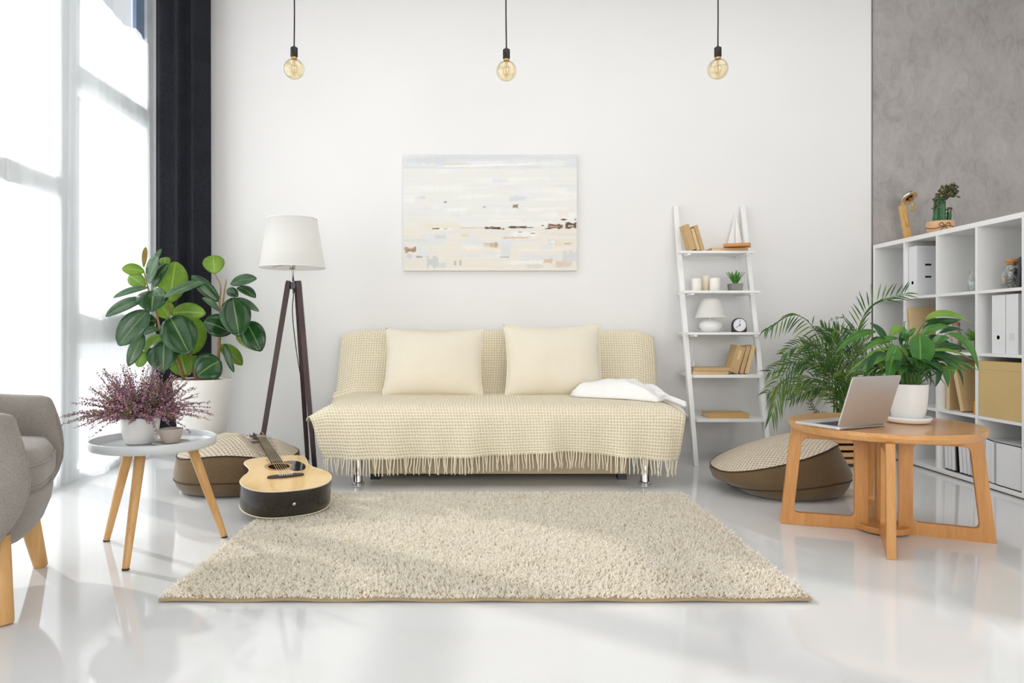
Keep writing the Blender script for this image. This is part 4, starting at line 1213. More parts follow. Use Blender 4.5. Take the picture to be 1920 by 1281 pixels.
def laptop():
    a = Vector((1.352, 2.635, 0)); b = Vector((1.602, 2.752, 0))
    ux = (b - a).normalized(); uy = Vector((-ux.y, ux.x, 0))
    M = Matrix((ux, uy, Vector((0, 0, 1)))).transposed().to_4x4(); M.translation = (a.x, a.y, TZ + 0.001)
    W, D = (b - a).length + 0.005, 0.205
    r = root('laptop', (a.x, a.y, TZ), 'open silver laptop seen from behind its lid on the round wooden table', 'laptop')
    AL = plain('silver_aluminium', c(205, 202, 198), 0.38, 0.75, 0.01)
    def rr(w, d, q=0.012, n=6):
        o = []
        for cx, cy, a0 in ((w - q, q, -90), (w - q, d - q, 0), (q, d - q, 90), (q, q, 180)):
            o += [(cx + q * math.cos(R(a0 + 90 * k / n)), cy + q * math.sin(R(a0 + 90 * k / n))) for k in range(n + 1)]
        return o
    MB(M).prism(rr(W, D), 0.002, 0.013).build('base', AL, r, bevel=0.002)
    KEY = plain('dark_keys', c(38, 40, 56), 0.5)
    kb = MB(M)
    for j in range(5):
        for i in range(13):
            kb.box((0.022 + i * (W - 0.044) / 13, 0.028 + j * 0.0185, 0.0131), (0.022 + (i + 0.86) * (W - 0.044) / 13, 0.028 + j * 0.0185 + 0.0158, 0.0142))
    MB(M).box((0.02, 0.026, 0.0128), (W - 0.02, 0.122, 0.0133)).build('key_well', plain('key_well_grey', c(70, 72, 86), 0.5), r)
    kb.build('keyboard', KEY, r)
    MB(M).box((W / 2 - 0.045, 0.135, 0.0128), (W / 2 + 0.045, 0.19, 0.0134)).build('trackpad', plain('trackpad_grey', c(190, 188, 186), 0.3, 0.5), r)
    ML = M @ Matrix.Translation((0, 0.004, 0.012)) @ Matrix.Rotation(R(90 + 18), 4, 'X')
    lid = MB(ML).prism(rr(W, 0.207), -0.0025, 0.003).build('lid', AL, r, bevel=0.0015)
    MB(ML).box((0.008, 0.012, -0.0032), (W - 0.008, 0.199, -0.0024)).build('screen', plain('black_screen', c(12, 13, 16), 0.08), lid)
    MB(M).tube([(0.02, 0.003, 0.010), (W - 0.02, 0.003, 0.010)], 0.0045, 12).build('hinge', plain('hinge_grey', c(150, 148, 146), 0.4, 0.6), r, smooth=True)
laptop()

def peace_lily():
    x, y = 1.766, 2.875
    r = root('peace_lily', (x, y, TZ), 'leafy green peace lily in a white pot on the round wooden table', 'plant')
    z = TZ + 0.001
    MB().lathe([(0.001, z), (0.066, z), (0.080, z + 0.004), (0.086, z + 0.016), (0.088, z + 0.026), (0.084, z + 0.026), (0.078, z + 0.012), (0.001, z + 0.010)], 56, (x, y, 0)).build('saucer', CERAMIC, r, smooth=True)
    z += 0.011
    MB().lathe([(0.001, z), (0.052, z), (0.058, z + 0.006), (0.066, z + 0.04), (0.0715, z + 0.085), (0.0745, z + 0.148), (0.0745, z + 0.151), (0.070, z + 0.151), (0.068, z + 0.125), (0.001, z + 0.125)], 56, (x, y, 0)).build('pot', CERAMIC, r, smooth=True)
    zs = z + 0.138
    MB().lathe([(0.0685, z + 0.125), (0.0685, zs - 0.004), (0.001, zs + 0.004)], 36, (x, y, 0)).build('soil', SOIL, r)
    Z = lambda a, b, d=0.0: P(1600 + a / 6.744, 570 + b / 6.744, y + d)
    k = y / F / 6.744
    L = [((905, 190), (1180, 30), (1490, 250), 92, 2, .05, .02), ((905, 225), (1180, 215), (1375, 200), 78, 0, .06, .08), ((870, 345), (1070, 220), (1335, 225), 110, 0, .05, .08),
         ((860, 395), (1000, 270), (1190, 300), 100, 1, 0, -.02), ((1080, 375), (1250, 270), (1395, 345), 62, 0, .03, .04), ((1180, 375), (1500, 400), (1582, 850), 92, 1, -.02, -.08),
         ((980, 615), (1200, 495), (1445, 582), 112, 0, -.02, -.04), ((1000, 645), (1250, 620), (1512, 858), 95, 0, .02, .02), ((1080, 480), (1190, 440), (1290, 640), 60, 0, .03, .03),
         ((838, 368), (850, 600), (850, 868), 285, 1, -.07, -.13), ((560, 525), (470, 690), (428, 1030), 190, 1, -.08, -.13), ((622, 545), (625, 700), (600, 915), 120, 2, -.03, -.06),
         ((430, 450), (320, 330), (205, 238), 118, 0, .0, -.05), ((605, 300), (540, 310), (445, 405), 115, 2, .03, .02), ((660, 480), (655, 380), (628, 280), 88, 1, .0, .0), ((600, 520), (600, 430), (600, 350), 60, 0, -.02, -.02),
         ((575, 440), (340, 400), (105, 605), 70, 1, .0, -.03), ((385, 615), (240, 640), (158, 900), 95, 0, -.05, -.08), ((340, 555), (330, 700), (365, 860), 100, 2, -.03, -.04),
         ((300, 352), (0, 330), (-240, 645), 92, 1, .03, .0), ((1150, 695), (1280, 760), (1245, 940), 92, 1, .03, .03), ((1275, 780), (1370, 850), (1390, 1055), 44, 0, .04, .04),
         ((1020, 700), (1120, 850), (1035, 1055), 90, 0, -.04, -.07), ((1080, 740), (1180, 820), (1200, 1060), 90, 1, .02, .02), ((385, 900), (335, 960), (280, 1075), 52, 0, -.14, -.15),
         ((410, 930), (430, 980), (446, 1030), 44, 0, -.135, -.14), ((720, 560), (700, 700), (705, 880), 130, 0, -.01, -.03), ((900, 620), (960, 720), (930, 900), 130, 0, .0, -.03),
         ((500, 620), (470, 740), (520, 900), 150, 0, .02, .0), ((250, 720), (210, 800), (260, 930), 130, 0, .0, .0), ((780, 620), (800, 760), (780, 930), 90, 1, -.02, -.04),
         ((950, 400), (1050, 470), (1150, 560), 150, 0, .05, .04), ((700, 420), (740, 340), (790, 300), 60, 1, .04, .05), ((470, 460), (400, 430), (340, 520), 90, 1, .02, .0),
         ((1000, 500), (1100, 420), (1220, 430), 100, 1, .0, -.02), ((640, 640), (560, 760), (600, 900), 120, 1, -.05, -.08), ((900, 770), (1000, 860), (970, 1050), 40, 0, .03, .05), ((860, 850), (940, 930), (950, 1040), 26, 0, .03, .05),
         ((880, 860), (980, 930), (1040, 1050), 26, 0, .02, .04), ((1000, 300), (1120, 260), (1240, 300), 70, 1, .03, .05), ((440, 760), (420, 840), (440, 940), 90, 0, .0, -.02), ((640, 230), (650, 240), (665, 215), 20, 2, .0, .0)]
    mats = [LIL_D, LIL_G, LIL_L]
    lf, st = MB(), MB()
    for i, (a, m, b, w, mi, d0, d1) in enumerate(L):
        S, M, T = Z(*a, d0), Z(*m, d0 - 0.015), Z(*b, d1)
        n = Vector((0.3 * math.sin(i * 2.1), -1, 0.55)).normalized()
        leaf(lf, S, M, T, w * k * 1.08, n, mi, 'lance', 0.22, 12)
        ang = i * 2.4
        q = Vector((x + 0.038 * math.cos(ang), y + 0.038 * math.sin(ang), zs))
        mid = Vector((q.x * 0.55 + S.x * 0.45, q.y * 0.55 + S.y * 0.45, max(zs + 0.03, q.z * 0.3 + S.z * 0.7)))
        if a[1] < 860 and not (a[0] < 420 and a[1] > 880):
            st.tube([bez(q, mid, S, t / 8) for t in range(9)], [0.0032 - 0.0016 * t / 8 for t in range(9)], 6)
    rs = random.Random(21)
    for i in range(46):
        az = i * 2.399; reach = rs.uniform(0.10, 0.19); top = rs.uniform(0.07, 0.19)
        q = Vector((x + 0.03 * math.cos(az), y + 0.03 * math.sin(az), zs))
        S = Vector((x + reach * 0.45 * math.cos(az), y + reach * 0.45 * math.sin(az), zs + top * 0.85))
        T = Vector((x + (reach + 0.06) * math.cos(az), y + (reach + 0.06) * math.sin(az), zs + top - rs.uniform(0.0, 0.11)))
        if math.sin(az) < -0.2: T.z = max(T.z, zs + 0.07)
        M = (S + T) / 2 + Vector((0, 0, 0.035))
        leaf(lf, S, M, T, rs.uniform(0.03, 0.05), Vector((0.35 * math.cos(az), 0.35 * math.sin(az) - 0.4, 1)).normalized(), rs.choice([0, 0, 1, 1, 2]), 'lance', 0.22, 10)
        st.tube([bez(q, Vector((q.x * 0.6 + S.x * 0.4, q.y * 0.6 + S.y * 0.4, q.z * 0.3 + S.z * 0.7)), S, t / 6) for t in range(7)], [0.0028 - 0.0014 * t / 6 for t in range(7)], 5)
    st.build('petioles', STEMG, r, smooth=True)
    lf.build('foliage', mats, r, smooth=True)
peace_lily()

def palm():
    x, y = 2.26, 4.36
    r = root('areca_palm', (x, y, 0), 'feathery palm with arching fronds in a slatted wooden planter by the bookcase', 'plant')
    w, d, hgt = 0.165, 0.15, 0.26
    SL = wood('planter_slat', c(196, 148, 92), c(222, 178, 122), 'x', 0.45)
    pl = MB().box((x - w + 0.012, y - d + 0.012, 0.03), (x + w - 0.012, y + d - 0.012, 0.045)).build('planter', SL, r)
    for sx in (-1, 1):
        for sy in (-1, 1):
            MB().box((x + sx * (w - 0.012) - 0.012, y + sy * (d - 0.012) - 0.012, 0), (x + sx * (w - 0.012) + 0.012, y + sy * (d - 0.012) + 0.012, hgt)).build('corner_post', SL, pl, bevel=0.002)
    for k in range(6):
        z = 0.022 + k * 0.0415
        for sy in (-1, 1):
            MB().box((x - w, y + sy * d - 0.008, z), (x + w, y + sy * d + 0.008, z + 0.026)).build('slat', SL, pl, bevel=0.002)
        for sx in (-1, 1):
            MB().box((x + sx * w - 0.008, y - d + 0.008, z), (x + sx * w + 0.008, y + d - 0.008, z + 0.026)).build('slat', SL, pl, bevel=0.002)
    MB().lathe([(0.001, 0.046), (0.09, 0.046), (0.125, 0.25), (0.128, 0.262), (0.120, 0.262), (0.117, 0.23), (0.001, 0.23)], 40, (x, y, 0)).build('inner_pot', plain('dark_maroon_pot', c(58, 34, 32), 0.5), r, smooth=True)
    MB().lathe([(0.118, 0.23), (0.118, 0.245), (0.001, 0.25)], 30, (x, y, 0)).build('soil', SOIL, r)
    Z = lambda a, b, dd=0.0: P(1420 + a / 4.743, 530 + b / 4.743, y + dd)
    k = y / F / 4.743
    # control points px, depth at tip, leaflet length px, leaflet pairs, droop, material
    Fr = [([(700, 760), (525, 430), (330, 290), (60, 420)], -.12, 125, 20, 0.8, 0), ([(700, 800), (560, 560), (360, 560), (225, 640)], -.2, 120, 20, 0.3, 0), ([(690, 820), (560, 640), (320, 700), (95, 800)], -.2, 135, 22, 0.35, 0),
          ([(700, 900), (480, 700), (300, 760), (80, 990)], -.28, 140, 22, 0.3, 0), ([(720, 980), (480, 850), (230, 880), (125, 1180)], -.36, 175, 24, 0.9, 1), ([(740, 1060), (620, 930), (470, 960), (300, 1050)], -.2, 110, 18, 0.3, 0),
          ([(720, 1080), (560, 870), (400, 880), (290, 990)], -.25, 115, 18, 0.4, 1), ([(800, 800), (880, 460), (1020, 200), (1330, 90)], -.2, 150, 22, -0.55, 0), ([(745, 800), (700, 600), (640, 480), (570, 400)], .1, 130, 20, 0.2, 0),
          ([(760, 800), (760, 600), (740, 480), (690, 420)], .02, 130, 20, 0.2, 0), ([(790, 900), (860, 640), (960, 540), (1060, 520)], .0, 120, 18, 0.5, 0), ([(770, 960), (640, 700), (520, 600), (420, 560)], -.05, 140, 20, 0.3, 0),
          ([(800, 980), (930, 760), (1000, 680), (1100, 660)], .1, 120, 18, 0.4, 1), ([(780, 950), (830, 780), (850, 640), (900, 560)], .12, 110, 18, 0.1, 0), ([(760, 1060), (780, 900), (860, 800), (960, 780)], -.12, 120, 18, 0.5, 1),
          ([(760, 1080), (700, 940), (620, 800), (560, 760)], -.15, 120, 20, 0.3, 0), ([(770, 1090), (820, 960), (800, 860), (740, 800)], -.2, 140, 20, 0.3, 1), ([(750, 1100), (790, 1000), (880, 930), (960, 920)], -.2, 120, 16, 0.4, 0),
          ([(720, 1120), (600, 1000), (520, 960), (440, 960)], -.1, 70, 14, 0.5, 0), ([(700, 840), (600, 740), (480, 720), (380, 760)], .1, 110, 18, 0.5, 0), ([(760, 900), (700, 700), (690, 560), (660, 470)], -.1, 120, 20, 0.15, 0),
          ([(640, 1180), (520, 1150), (470, 1060), (530, 985)], -.1, 44, 12, 0.0, 2), ([(830, 820), (900, 640), (880, 500), (820, 420)], .14, 90, 16, 0.2, 0), ([(850, 760), (930, 640), (800, 330), (660, 325)], .16, 40, 8, 0.2, 0)]
    mats = [PALM_D, PALM_L, PALM_B]
    rs = random.Random(5)
    lf, st = MB(), MB()
    def leaflet(p, dvec, L, wd, nrm, droop, mi):
        T = p + dvec * L + Vector((0, 0, -droop * L * 0.5))
        M = p + dvec * L * 0.5 + Vector((0, 0, 0.08 * L))
        leaf(lf, p, M, T, wd, nrm, mi, 'lance', 0.3, 4)
    for i, (pts, dt, Lp, n, droop, mi) in enumerate(Fr):
        base = Vector((x + rs.uniform(-0.05, 0.05), y + rs.uniform(-0.05, 0.05), 0.248))
        m = len(pts)
        wp = [Z(a, b, dt * ((j + 1) / m) ** 1.4) for j, (a, b) in enumerate(pts)]
        if mi == 2: sp = spline(wp, 40); sp0 = [base.lerp(wp[0], q / 6) for q in range(6)]
        else: sp = spline(wp, 40); mid = base.lerp(wp[0], 0.5) + Vector((0, 0, 0.02)); sp0 = [bez(base, mid, wp[0], q / 8) for q in range(8)]
        allp = sp0 + sp
        st.tube(allp, [0.0042 - 0.0034 * q / (len(allp) - 1) for q in range(len(allp))], 6)
        for j in range(n):
            t = 0.06 + 0.94 * j / (n - 1)
            q = min(39, int(t * 40))
            p = sp[q]
            tg = (sp[q + 1] - sp[max(0, q - 1)]).normalized()
            view = Vector((p.x, p.y, p.z - H)).normalized()
            sd = tg.cross(view).normalized()
            Lf = Lp * k * (0.55 + 0.75 * math.sin(math.pi * (0.12 + 0.8 * t))) * rs.uniform(0.85, 1.15)
            for sg in (-1, 1):
                fwd = 0.75 + 0.5 * t
                dv = (sd * sg * rs.uniform(0.55, 0.8) + tg * fwd + view * rs.uniform(-0.35, 0.25)).normalized()
                if droop > 0.6: dv = (dv + Vector((0, 0, -droop * 0.8))).normalized()
                if droop < 0: dv = (dv + Vector((-0.35, 0, 0.1))).normalized()
                nrm = (-view + Vector((rs.uniform(-0.5, 0.5), 0, rs.uniform(-0.1, 0.7)))).normalized()
                mm = mi if rs.random() < 0.75 else (1 - mi if mi < 2 else 2)
                leaflet(p, dv, Lf, 0.0085 if Lp > 60 else 0.006, nrm, max(0, droop) * 0.6 + 0.1, mm)
    st.build('rachises', plain('palm_stem', c(98, 122, 58), 0.5, var=0.15), r, smooth=True)
    lf.build('fronds', mats, r, smooth=True)
palm()

# ------------------------------------------------------------------ book and box makers
def book(M, w, h, d, cover, label, name='book', cat='book', group=None, pages=PAGES, th=0.0025):
    """spine faces -y, thickness w along x, height h along z, depth d along y"""
    o = M.to_translation()
    r = root(name, tuple(o), label, cat, group)
    mb = MB(M)
    mb.box((0, 0, 0), (th, d, h)).box((w - th, 0, 0), (w, d, h)).box((th, 0, 0), (w - th, th, h))
    mb.build('cover', cover, r, bevel=0.0008)
    MB(M).box((th, th, 0.003), (w - th, d - 0.004, h - 0.003)).build('pages', pages, r)
    return r
T, Ro = Matrix.Translation, Matrix.Rotation

# ------------------------------------------------------------------ ladder shelf
def railY(z): return 4.232 + 0.455 * z / 1.69
def ladder():
    r = root('ladder_shelf', (1.53, 4.45, 0), 'white leaning ladder shelf with five shelves, right of the sofa', 'shelf')
    for x in (1.30, 1.757):
        M = Matrix.Identity(4)
        rings = []
        for z in (0.0, 1.69):
            yy = railY(z)
            rings.append([(x - 0.015, yy, z), (x + 0.015, yy, z), (x + 0.015, min(4.715, yy + 0.045), z), (x - 0.015, min(4.715, yy + 0.045), z)])
        MB().loft(rings).build('rail', WHITE, r, bevel=0.003)
    specs = [(1.360, 4.50, 1.268, 1.765), (1.095, 4.43, 1.276, 1.770), (0.826, 4.36, 1.285, 1.776), (0.558, 4.335, 1.3155, 1.7415), (0.287, 4.275, 1.3155, 1.7415)]
    for i, (z, yf, xa, xb) in enumerate(specs):
        mb = MB()
        yb = 4.705
        if i < 3:
            n = 4
            sw = (yb - yf - 0.012 * (n - 1)) / n
            a_, b_ = (xa, xb)
            for k in range(n):
                y0 = yf + k * (sw + 0.012)
                if k == 0: mb.box((a_, y0, z - 0.016), (b_, y0 + sw, z))
                else: mb.box((1.3155, y0, z - 0.016), (1.7415, y0 + sw, z))
            for x in (1.335, 1.72): mb.box((x - 0.012, yf + 0.004, z - 0.028), (x + 0.012, yb, z - 0.0161))
        else:
            mb.box((xa, yf, z - 0.02), (xb, yb, z))
        mb.build('shelf', WHITE, r, bevel=0.002)
    MB().tube([(1.315, railY(0.5) + 0.02, 0.50), (1.33, 4.46, 0.53), (1.33, 4.52, 0.538)], 0.004, 8).build('brace', STEEL, r, smooth=True)
    return r
ladder()

def ladder_items():
    # top shelf
    z = 1.3602
    for dx, w, h, cov, lab in ((1.342, 0.040, 0.172, KRAFT, 'thick tan book leaning leftmost on the top ladder shelf'), (1.386, 0.022, 0.148, KRAFT_L, 'short pale tan book leaning between two others on the top ladder shelf'), (1.412, 0.025, 0.170, KRAFT, 'slim tan book leaning on the right of the trio on the top ladder shelf')):
        book(T((dx, 4.502, z)) @ Ro(R(-16.5), 4, 'Y'), w, h, 0.088, cov, lab, group='books on the ladder shelf')
    book(T((1.492, 4.53, z + 0.022)) @ Ro(R(90), 4, 'Y'), 0.022, 0.24, 0.15, KRAFT_L, 'pale tan book lying flat on the top ladder shelf under another', group='books on the ladder shelf')
    ORG = plain('orange_tan_cover', c(206, 142, 82), 0.6)
    book(T((1.555, 4.50, z + 0.0445)) @ Ro(R(-24), 4, 'Z') @ Ro(R(90), 4, 'Y'), 0.019, 0.165, 0.115, ORG, 'orange-tan book lying askew on the flat book on the top ladder shelf', group='books on the ladder shelf')
    x = 1.70
    b = root('toy_sailboat', (x, 4.69, z), 'small white decorative sailboat behind the flat books on the top ladder shelf', 'ornament')
    MB().loft([[(x - 0.05, 4.69, z), (x, 4.680, z), (x + 0.05, 4.69, z), (x, 4.700, z)], [(x - 0.065, 4.69, z + 0.03), (x, 4.675, z + 0.03), (x + 0.065, 4.69, z + 0.03), (x, 4.703, z + 0.03)]]).build('hull', WHITE, b)
    MB().tube([(x, 4.69, z + 0.02), (x, 4.69, z + 0.29)], 0.003, 8).build('mast', WHITE, b)
    MB().loft([[(x + 0.005, 4.688, z + 0.045), (x + 0.055, 4.684, z + 0.045), (x + 0.006, 4.688, z + 0.275)], [(x + 0.005, 4.692, z + 0.045), (x + 0.055, 4.688, z + 0.045), (x + 0.006, 4.692, z + 0.275)]]).build('sail', WHITEWOOL, b)
    MB().loft([[(x - 0.005, 4.688, z + 0.05), (x - 0.055, 4.684, z + 0.05), (x - 0.006, 4.688, z + 0.24)], [(x - 0.005, 4.692, z + 0.05), (x - 0.055, 4.688, z + 0.05), (x - 0.006, 4.692, z + 0.24)]]).build('sail', WHITEWOOL, b)
    # second shelf
    z = 1.0952
    WAX = plain('white_wax', c(242, 238, 230), 0.5, var=0.01)
    WAXC = plain('ivory_wax', c(236, 224, 198), 0.5, var=0.02)
    for px, yy, rr, hh, mat_, lab in ((1306, 4.56, 0.031, 0.088, WAX, 'white pillar candle leftmost on the second ladder shelf'), (1324, 4.60, 0.027, 0.108, WAXC, 'ivory pillar candle standing tallest of the three candles'), (1340.5, 4.53, 0.034, 0.088, WAX, 'white pillar candle nearest the small grey succulent pot')):
        x = (px - CX) * yy / F
        cn = MB().lathe([(0.001, z), (rr - 0.002, z), (rr, z + 0.002), (rr, z + hh - 0.003), (rr - 0.004, z + hh), (rr - 0.01, z + hh - 0.004), (0.001, z + hh - 0.006)], 36, (x, yy, 0)).build('pillar_candle', mat_, None, (x, yy, z), True)
        MB().tube([(x, yy, z + hh - 0.007), (x + 0.001, yy, z + hh + 0.004), (x + 0.003, yy, z + hh + 0.008)], 0.0012, 6).build('wick', plain('cotton_wick', c(200, 190, 170), 0.9) if 'cotton_wick' not in bpy.data.materials else bpy.data.materials['cotton_wick'], cn)
        tag(cn, lab, 'candle', 'candles on the ladder shelf')
    x, yy = (1378.5 - CX) * 4.52 / F, 4.52
    s = root('potted_succulent', (x, yy, z), 'small spiky green succulent in a square grey concrete pot on the ladder shelf', 'plant')
    CP = plain('grey_concrete_pot', c(140, 138, 132), 0.85, var=0.12, scale=30, bump=0.2)
    MB().loft([[(x - a, yy - a, zz), (x + a, yy - a, zz), (x + a, yy + a, zz), (x - a, yy + a, zz)] for a, zz in ((0.036, z), (0.039, z + 0.05), (0.032, z + 0.05), (0.031, z + 0.042))]).build('pot', CP, s, bevel=0.002)
    mb = MB()
    rs = random.Random(2)
    for k in range(18):
        a = k * 2.4; e = 0.25 + 0.75 * (k / 18)
        L = rs.uniform(0.07, 0.098)
        S = Vector((x + 0.008 * math.cos(a), yy + 0.008 * math.sin(a), z + 0.042))
        d = Vector((math.cos(a) * (1 - e) * 0.62, math.sin(a) * (1 - e) * 0.62, 0.7 + e * 0.4)).normalized()
        leaf(mb, S, S + d * L * 0.5, S + d * L + Vector((math.cos(a), math.sin(a), 0)) * 0.008, 0.014, Vector((-math.cos(a), -math.sin(a), 0.6)), 0, 'lance', 0.3, 5)
    SUC = leafmat('succulent_green', c(66, 134, 46), c(118, 178, 74), 0.4, 0.3)
    mb.build('leaves', SUC, s, smooth=True, solid=0.003)
    # third shelf: little lamp and clock
    z = 0.8262
    yy = 4.50
    x = (1332.5 - CX) * yy / F
    l = root('table_lamp', (x, yy, z), 'small white table lamp with a round base on the ladder shelf', 'lamp')
    MB().lathe([(0.001, z), (0.048, z), (0.056, z + 0.006), (0.071, z + 0.032), (0.0735, z + 0.046), (0.068, z + 0.062), (0.05, z + 0.075), (0.028, z + 0.082), (0.012, z + 0.085), (0.012, z + 0.10), (0.001, z + 0.10)], 48, (x, yy, 0)).build('base', CERAMIC, l, smooth=True)
    zb, zt = z + 0.094, z + 0.219
    sh = [(0.1, zb), (0.093, zb + 0.016), (0.062, zt - 0.018), (0.052, zt)]
    MB().lathe(sh + [(a - 0.002, b) for a, b in sh[::-1]] + [sh[0]], 48, (x, yy, 0), cap=(False, False)).build('lamp_shade', SHADE, l, smooth=True)
    MB().lathe([(0.014, z + 0.1), (0.014, z + 0.13)], 16, (x, yy, 0)).build('bulb_socket', STEEL, l)
    cd = [(x - 0.04, yy + 0.06, z + 0.006), (x - 0.045, 4.715, z + 0.004), (x - 0.047, 4.712, z - 0.12), (x - 0.052, 4.70, z - 0.22), (x - 0.05, 4.69, 0.563)]
    MB().tube(spline(cd, 24), 0.002, 6).build('cord', WHITE_M, l, smooth=True)
    MB().box((x - 0.06, 4.69, 0.575), (x - 0.042, 4.708, 0.63)).build('cord_switch', WHITE, l, bevel=0.004)
    yy = 4.46
    x = (1387 - CX) * yy / F
    k_ = root('alarm_clock', (x, yy, z), 'small black desk clock with white dial on the ladder shelf', 'clock')
    rad, zc = 0.046, z + 0.0465
    body = []
    for q in range(33):
        a = -0.62 + (math.pi + 1.24) * q / 32
        body.append((rad * math.cos(a), rad * math.sin(a)))
    pts = [(rad * 1.02, -0.0462)] + [(p, q) for p, q in body if q > -0.03 or True] + [(-rad * 1.02, -0.0462)]
    M = T((x, yy, zc)) @ Ro(R(90), 4, 'X')
    pts = [(rad, -0.0462)] + [(rad * math.cos(math.pi * q / 32), rad * math.sin(math.pi * q / 32)) for q in range(33)] + [(-rad, -0.0462)]
    MB(M).prism(pts, -0.03, 0.0).build('case', BLACK, k_, bevel=0.002)
    dial = MB(M).lathe([(0.001, 0.0004), (0.041, 0.0004), (0.041, 0.0015), (0.001, 0.0015)], 48).build('dial', plain('white_dial', c(236, 236, 240), 0.3), k_)
    for q in range(12):
        a = q * math.pi / 6
        Mq = M @ Ro(-a, 4, 'Z')
        MB(Mq).box((-0.0007, 0.033, 0.0015), (0.0007, 0.038, 0.0020)).build('hour_mark', BLACK, dial)
    MB(M).box((-0.0008, -0.004, 0.0022), (0.0008, 0.034, 0.0028)).build('minute_hand', BLACK, dial)
    MB(M @ Ro(R(122), 4, 'Z')).box((-0.0013, -0.004, 0.0029), (0.0013, 0.030, 0.0035)).build('hour_hand', BLACK, dial)
    MB(M).lathe([(0.004, 0.0015), (0.004, 0.0045)], 16).build('hand_pin', BLACK, dial)
    # fourth shelf
    z = 0.5582
    book(T((1.319, 4.37, z + 0.021)) @ Ro(R(90), 4, 'Y'), 0.021, 0.226, 0.15, KRAFT_L, 'pale tan book lying at the bottom of the pair on the fourth ladder shelf', group='books on the ladder shelf')
    book(T((1.327, 4.365, z + 0.0435)) @ Ro(R(-2), 4, 'Z') @ Ro(R(90), 4, 'Y'), 0.022, 0.236, 0.15, KRAFT, 'brown book lying on top of the pair on the fourth ladder shelf', group='books on the ladder shelf')
    for dx, w, h, cov, lab, tl in ((1.560, 0.058, 0.178, KRAFT, 'thick tan book with pale spine label leaning on the fourth ladder shelf', 17), (1.625, 0.026, 0.182, KRAFT, 'middle tan book leaning right on the fourth ladder shelf', 15.5), (1.659, 0.026, 0.186, KRAFT_L, 'light tan book leaning against the right rail on the fourth ladder shelf', 14.5)):
        b = book(T((dx, 4.40, z + w * math.sin(R(tl)))) @ Ro(R(tl), 4, 'Y'), w, h, 0.12, cov, lab, group='books on the ladder shelf')
        if w > 0.05:
            MB(T((dx, 4.40, z + w * math.sin(R(tl)))) @ Ro(R(tl), 4, 'Y')).box((0.022, -0.0008, 0.09), (0.040, -0.0001, 0.15)).build('spine_label', plain('pale_label', c(226, 196, 150), 0.7), b)
    # lowest shelf
    z = 0.2872
    book(T((1.398, 4.31, z + 0.031)) @ Ro(R(90), 4, 'Y'), 0.031, 0.255, 0.15, plain('ochre_cover', c(204, 164, 104), 0.6), 'ochre book lying alone on the lowest ladder shelf', group='books on the ladder shelf')
ladder_items()
# ------------------------------------------------------------------ open bookcase
BX0, BX1 = 2.65, 3.03
YD = [4.692, 4.355, 4.04, 3.715, 3.392, 3.07]       # uprights, far to near (centres)
ZS = [0.03, 0.378, 0.715, 1.050, 1.405]             # board tops, floor board to top board
def bookcase():
    r = root('bookcase', (2.84, 3.9, 0), 'long white open cube bookcase standing along the right side', 'bookcase')
    MB().box((BX0, YD[-1] - 0.018, ZS[4] - 0.012), (BX1, YD[0] + 0.012, ZS[4] + 0.016)).build('top_board', WHITE, r, bevel=0.002)
    MB().box((BX0, YD[-1] - 0.018, 0.008), (BX1, YD[0] + 0.012, ZS[0])).build('bottom_board', WHITE, r, bevel=0.002)
    for y in (YD[0], YD[-1]):
        MB().box((BX0 + 0.0005, y - 0.011, ZS[0]), (BX1, y + 0.011, ZS[4] - 0.012)).build('side_panel', WHITE, r)
    for y in YD[1:-1]:
        for a, b in zip(ZS, ZS[1:]):
            top = b - 0.016 if b != ZS[4] else b - 0.012
            MB().box((BX0 + 0.0005, y - 0.008, a), (BX1, y + 0.008, top)).build('divider', WHITE, r)
    for z in ZS[1:-1]:
        MB().box((BX0 + 0.0005, YD[-1] + 0.011, z - 0.016), (BX1, YD[0] - 0.011, z)).build('shelf', WHITE, r)
    MB().box((BX1 - 0.006, YD[-1], ZS[0]), (BX1 - 0.001, YD[0], ZS[4] - 0.012)).build('back_panel', WHITE_M, r)
    for y in YD[::2] + [YD[-1]]:
        MB().box((BX0 + 0.03, y - 0.012, 0.0), (BX1 - 0.03, y + 0.012, 0.008)).build('foot', BLACK, r)
bookcase()

WB = plain('white_binder_card', c(234, 235, 238), 0.45, var=0.01)
RING = plain('dark_finger_ring', c(30, 30, 44), 0.4)
VIOLET = plain('violet_finger_ring', c(70, 56, 140), 0.4)
def binder(x, y0, w, z, hgt, d, lab, ring, rz, slots=True, grp='white lever arch binders'):
    """spine faces -x; thickness w along y from y0 upwards"""
    r = root('ring_binder', (x, y0, z), lab, 'binder', grp)
    mb = MB()
    mb.box((x, y0, z), (x + d, y0 + 0.003, z + hgt)).box((x, y0 + w - 0.003, z), (x + d, y0 + w, z + hgt)).box((x, y0 + 0.003, z), (x + 0.003, y0 + w - 0.003, z + hgt))
    mb.build('cover', WB, r, bevel=0.001)
    MB().box((x + 0.03, y0 + 0.006, z + 0.004), (x + d - 0.01, y0 + w - 0.02, z + hgt - 0.015)).build('paper', PAGES, r)
    M = T((x + 0.0005, y0 + w / 2, rz)) @ Ro(R(-90), 4, 'Y')
    if ring is not None:
        MB(M).lathe([(0.016, 0), (0.016, 0.0012), (0.011, 0.0015), (0.011, 0)], 28, cap=(False, False)).build('finger_ring', WHITE_M, r)
        MB(M).lathe([(0.011, 0.0006), (0.001, 0.0006)], 24).build('finger_hole', ring, r)
    if slots:
        for zz in (z + 0.195, z + 0.12):
            MB().box((x + 0.052, y0 - 0.0012, zz - 0.006), (x + 0.09, y0 + 0.0005, zz + 0.006)).build('slot', RING, r, bevel=0.001)
    return r
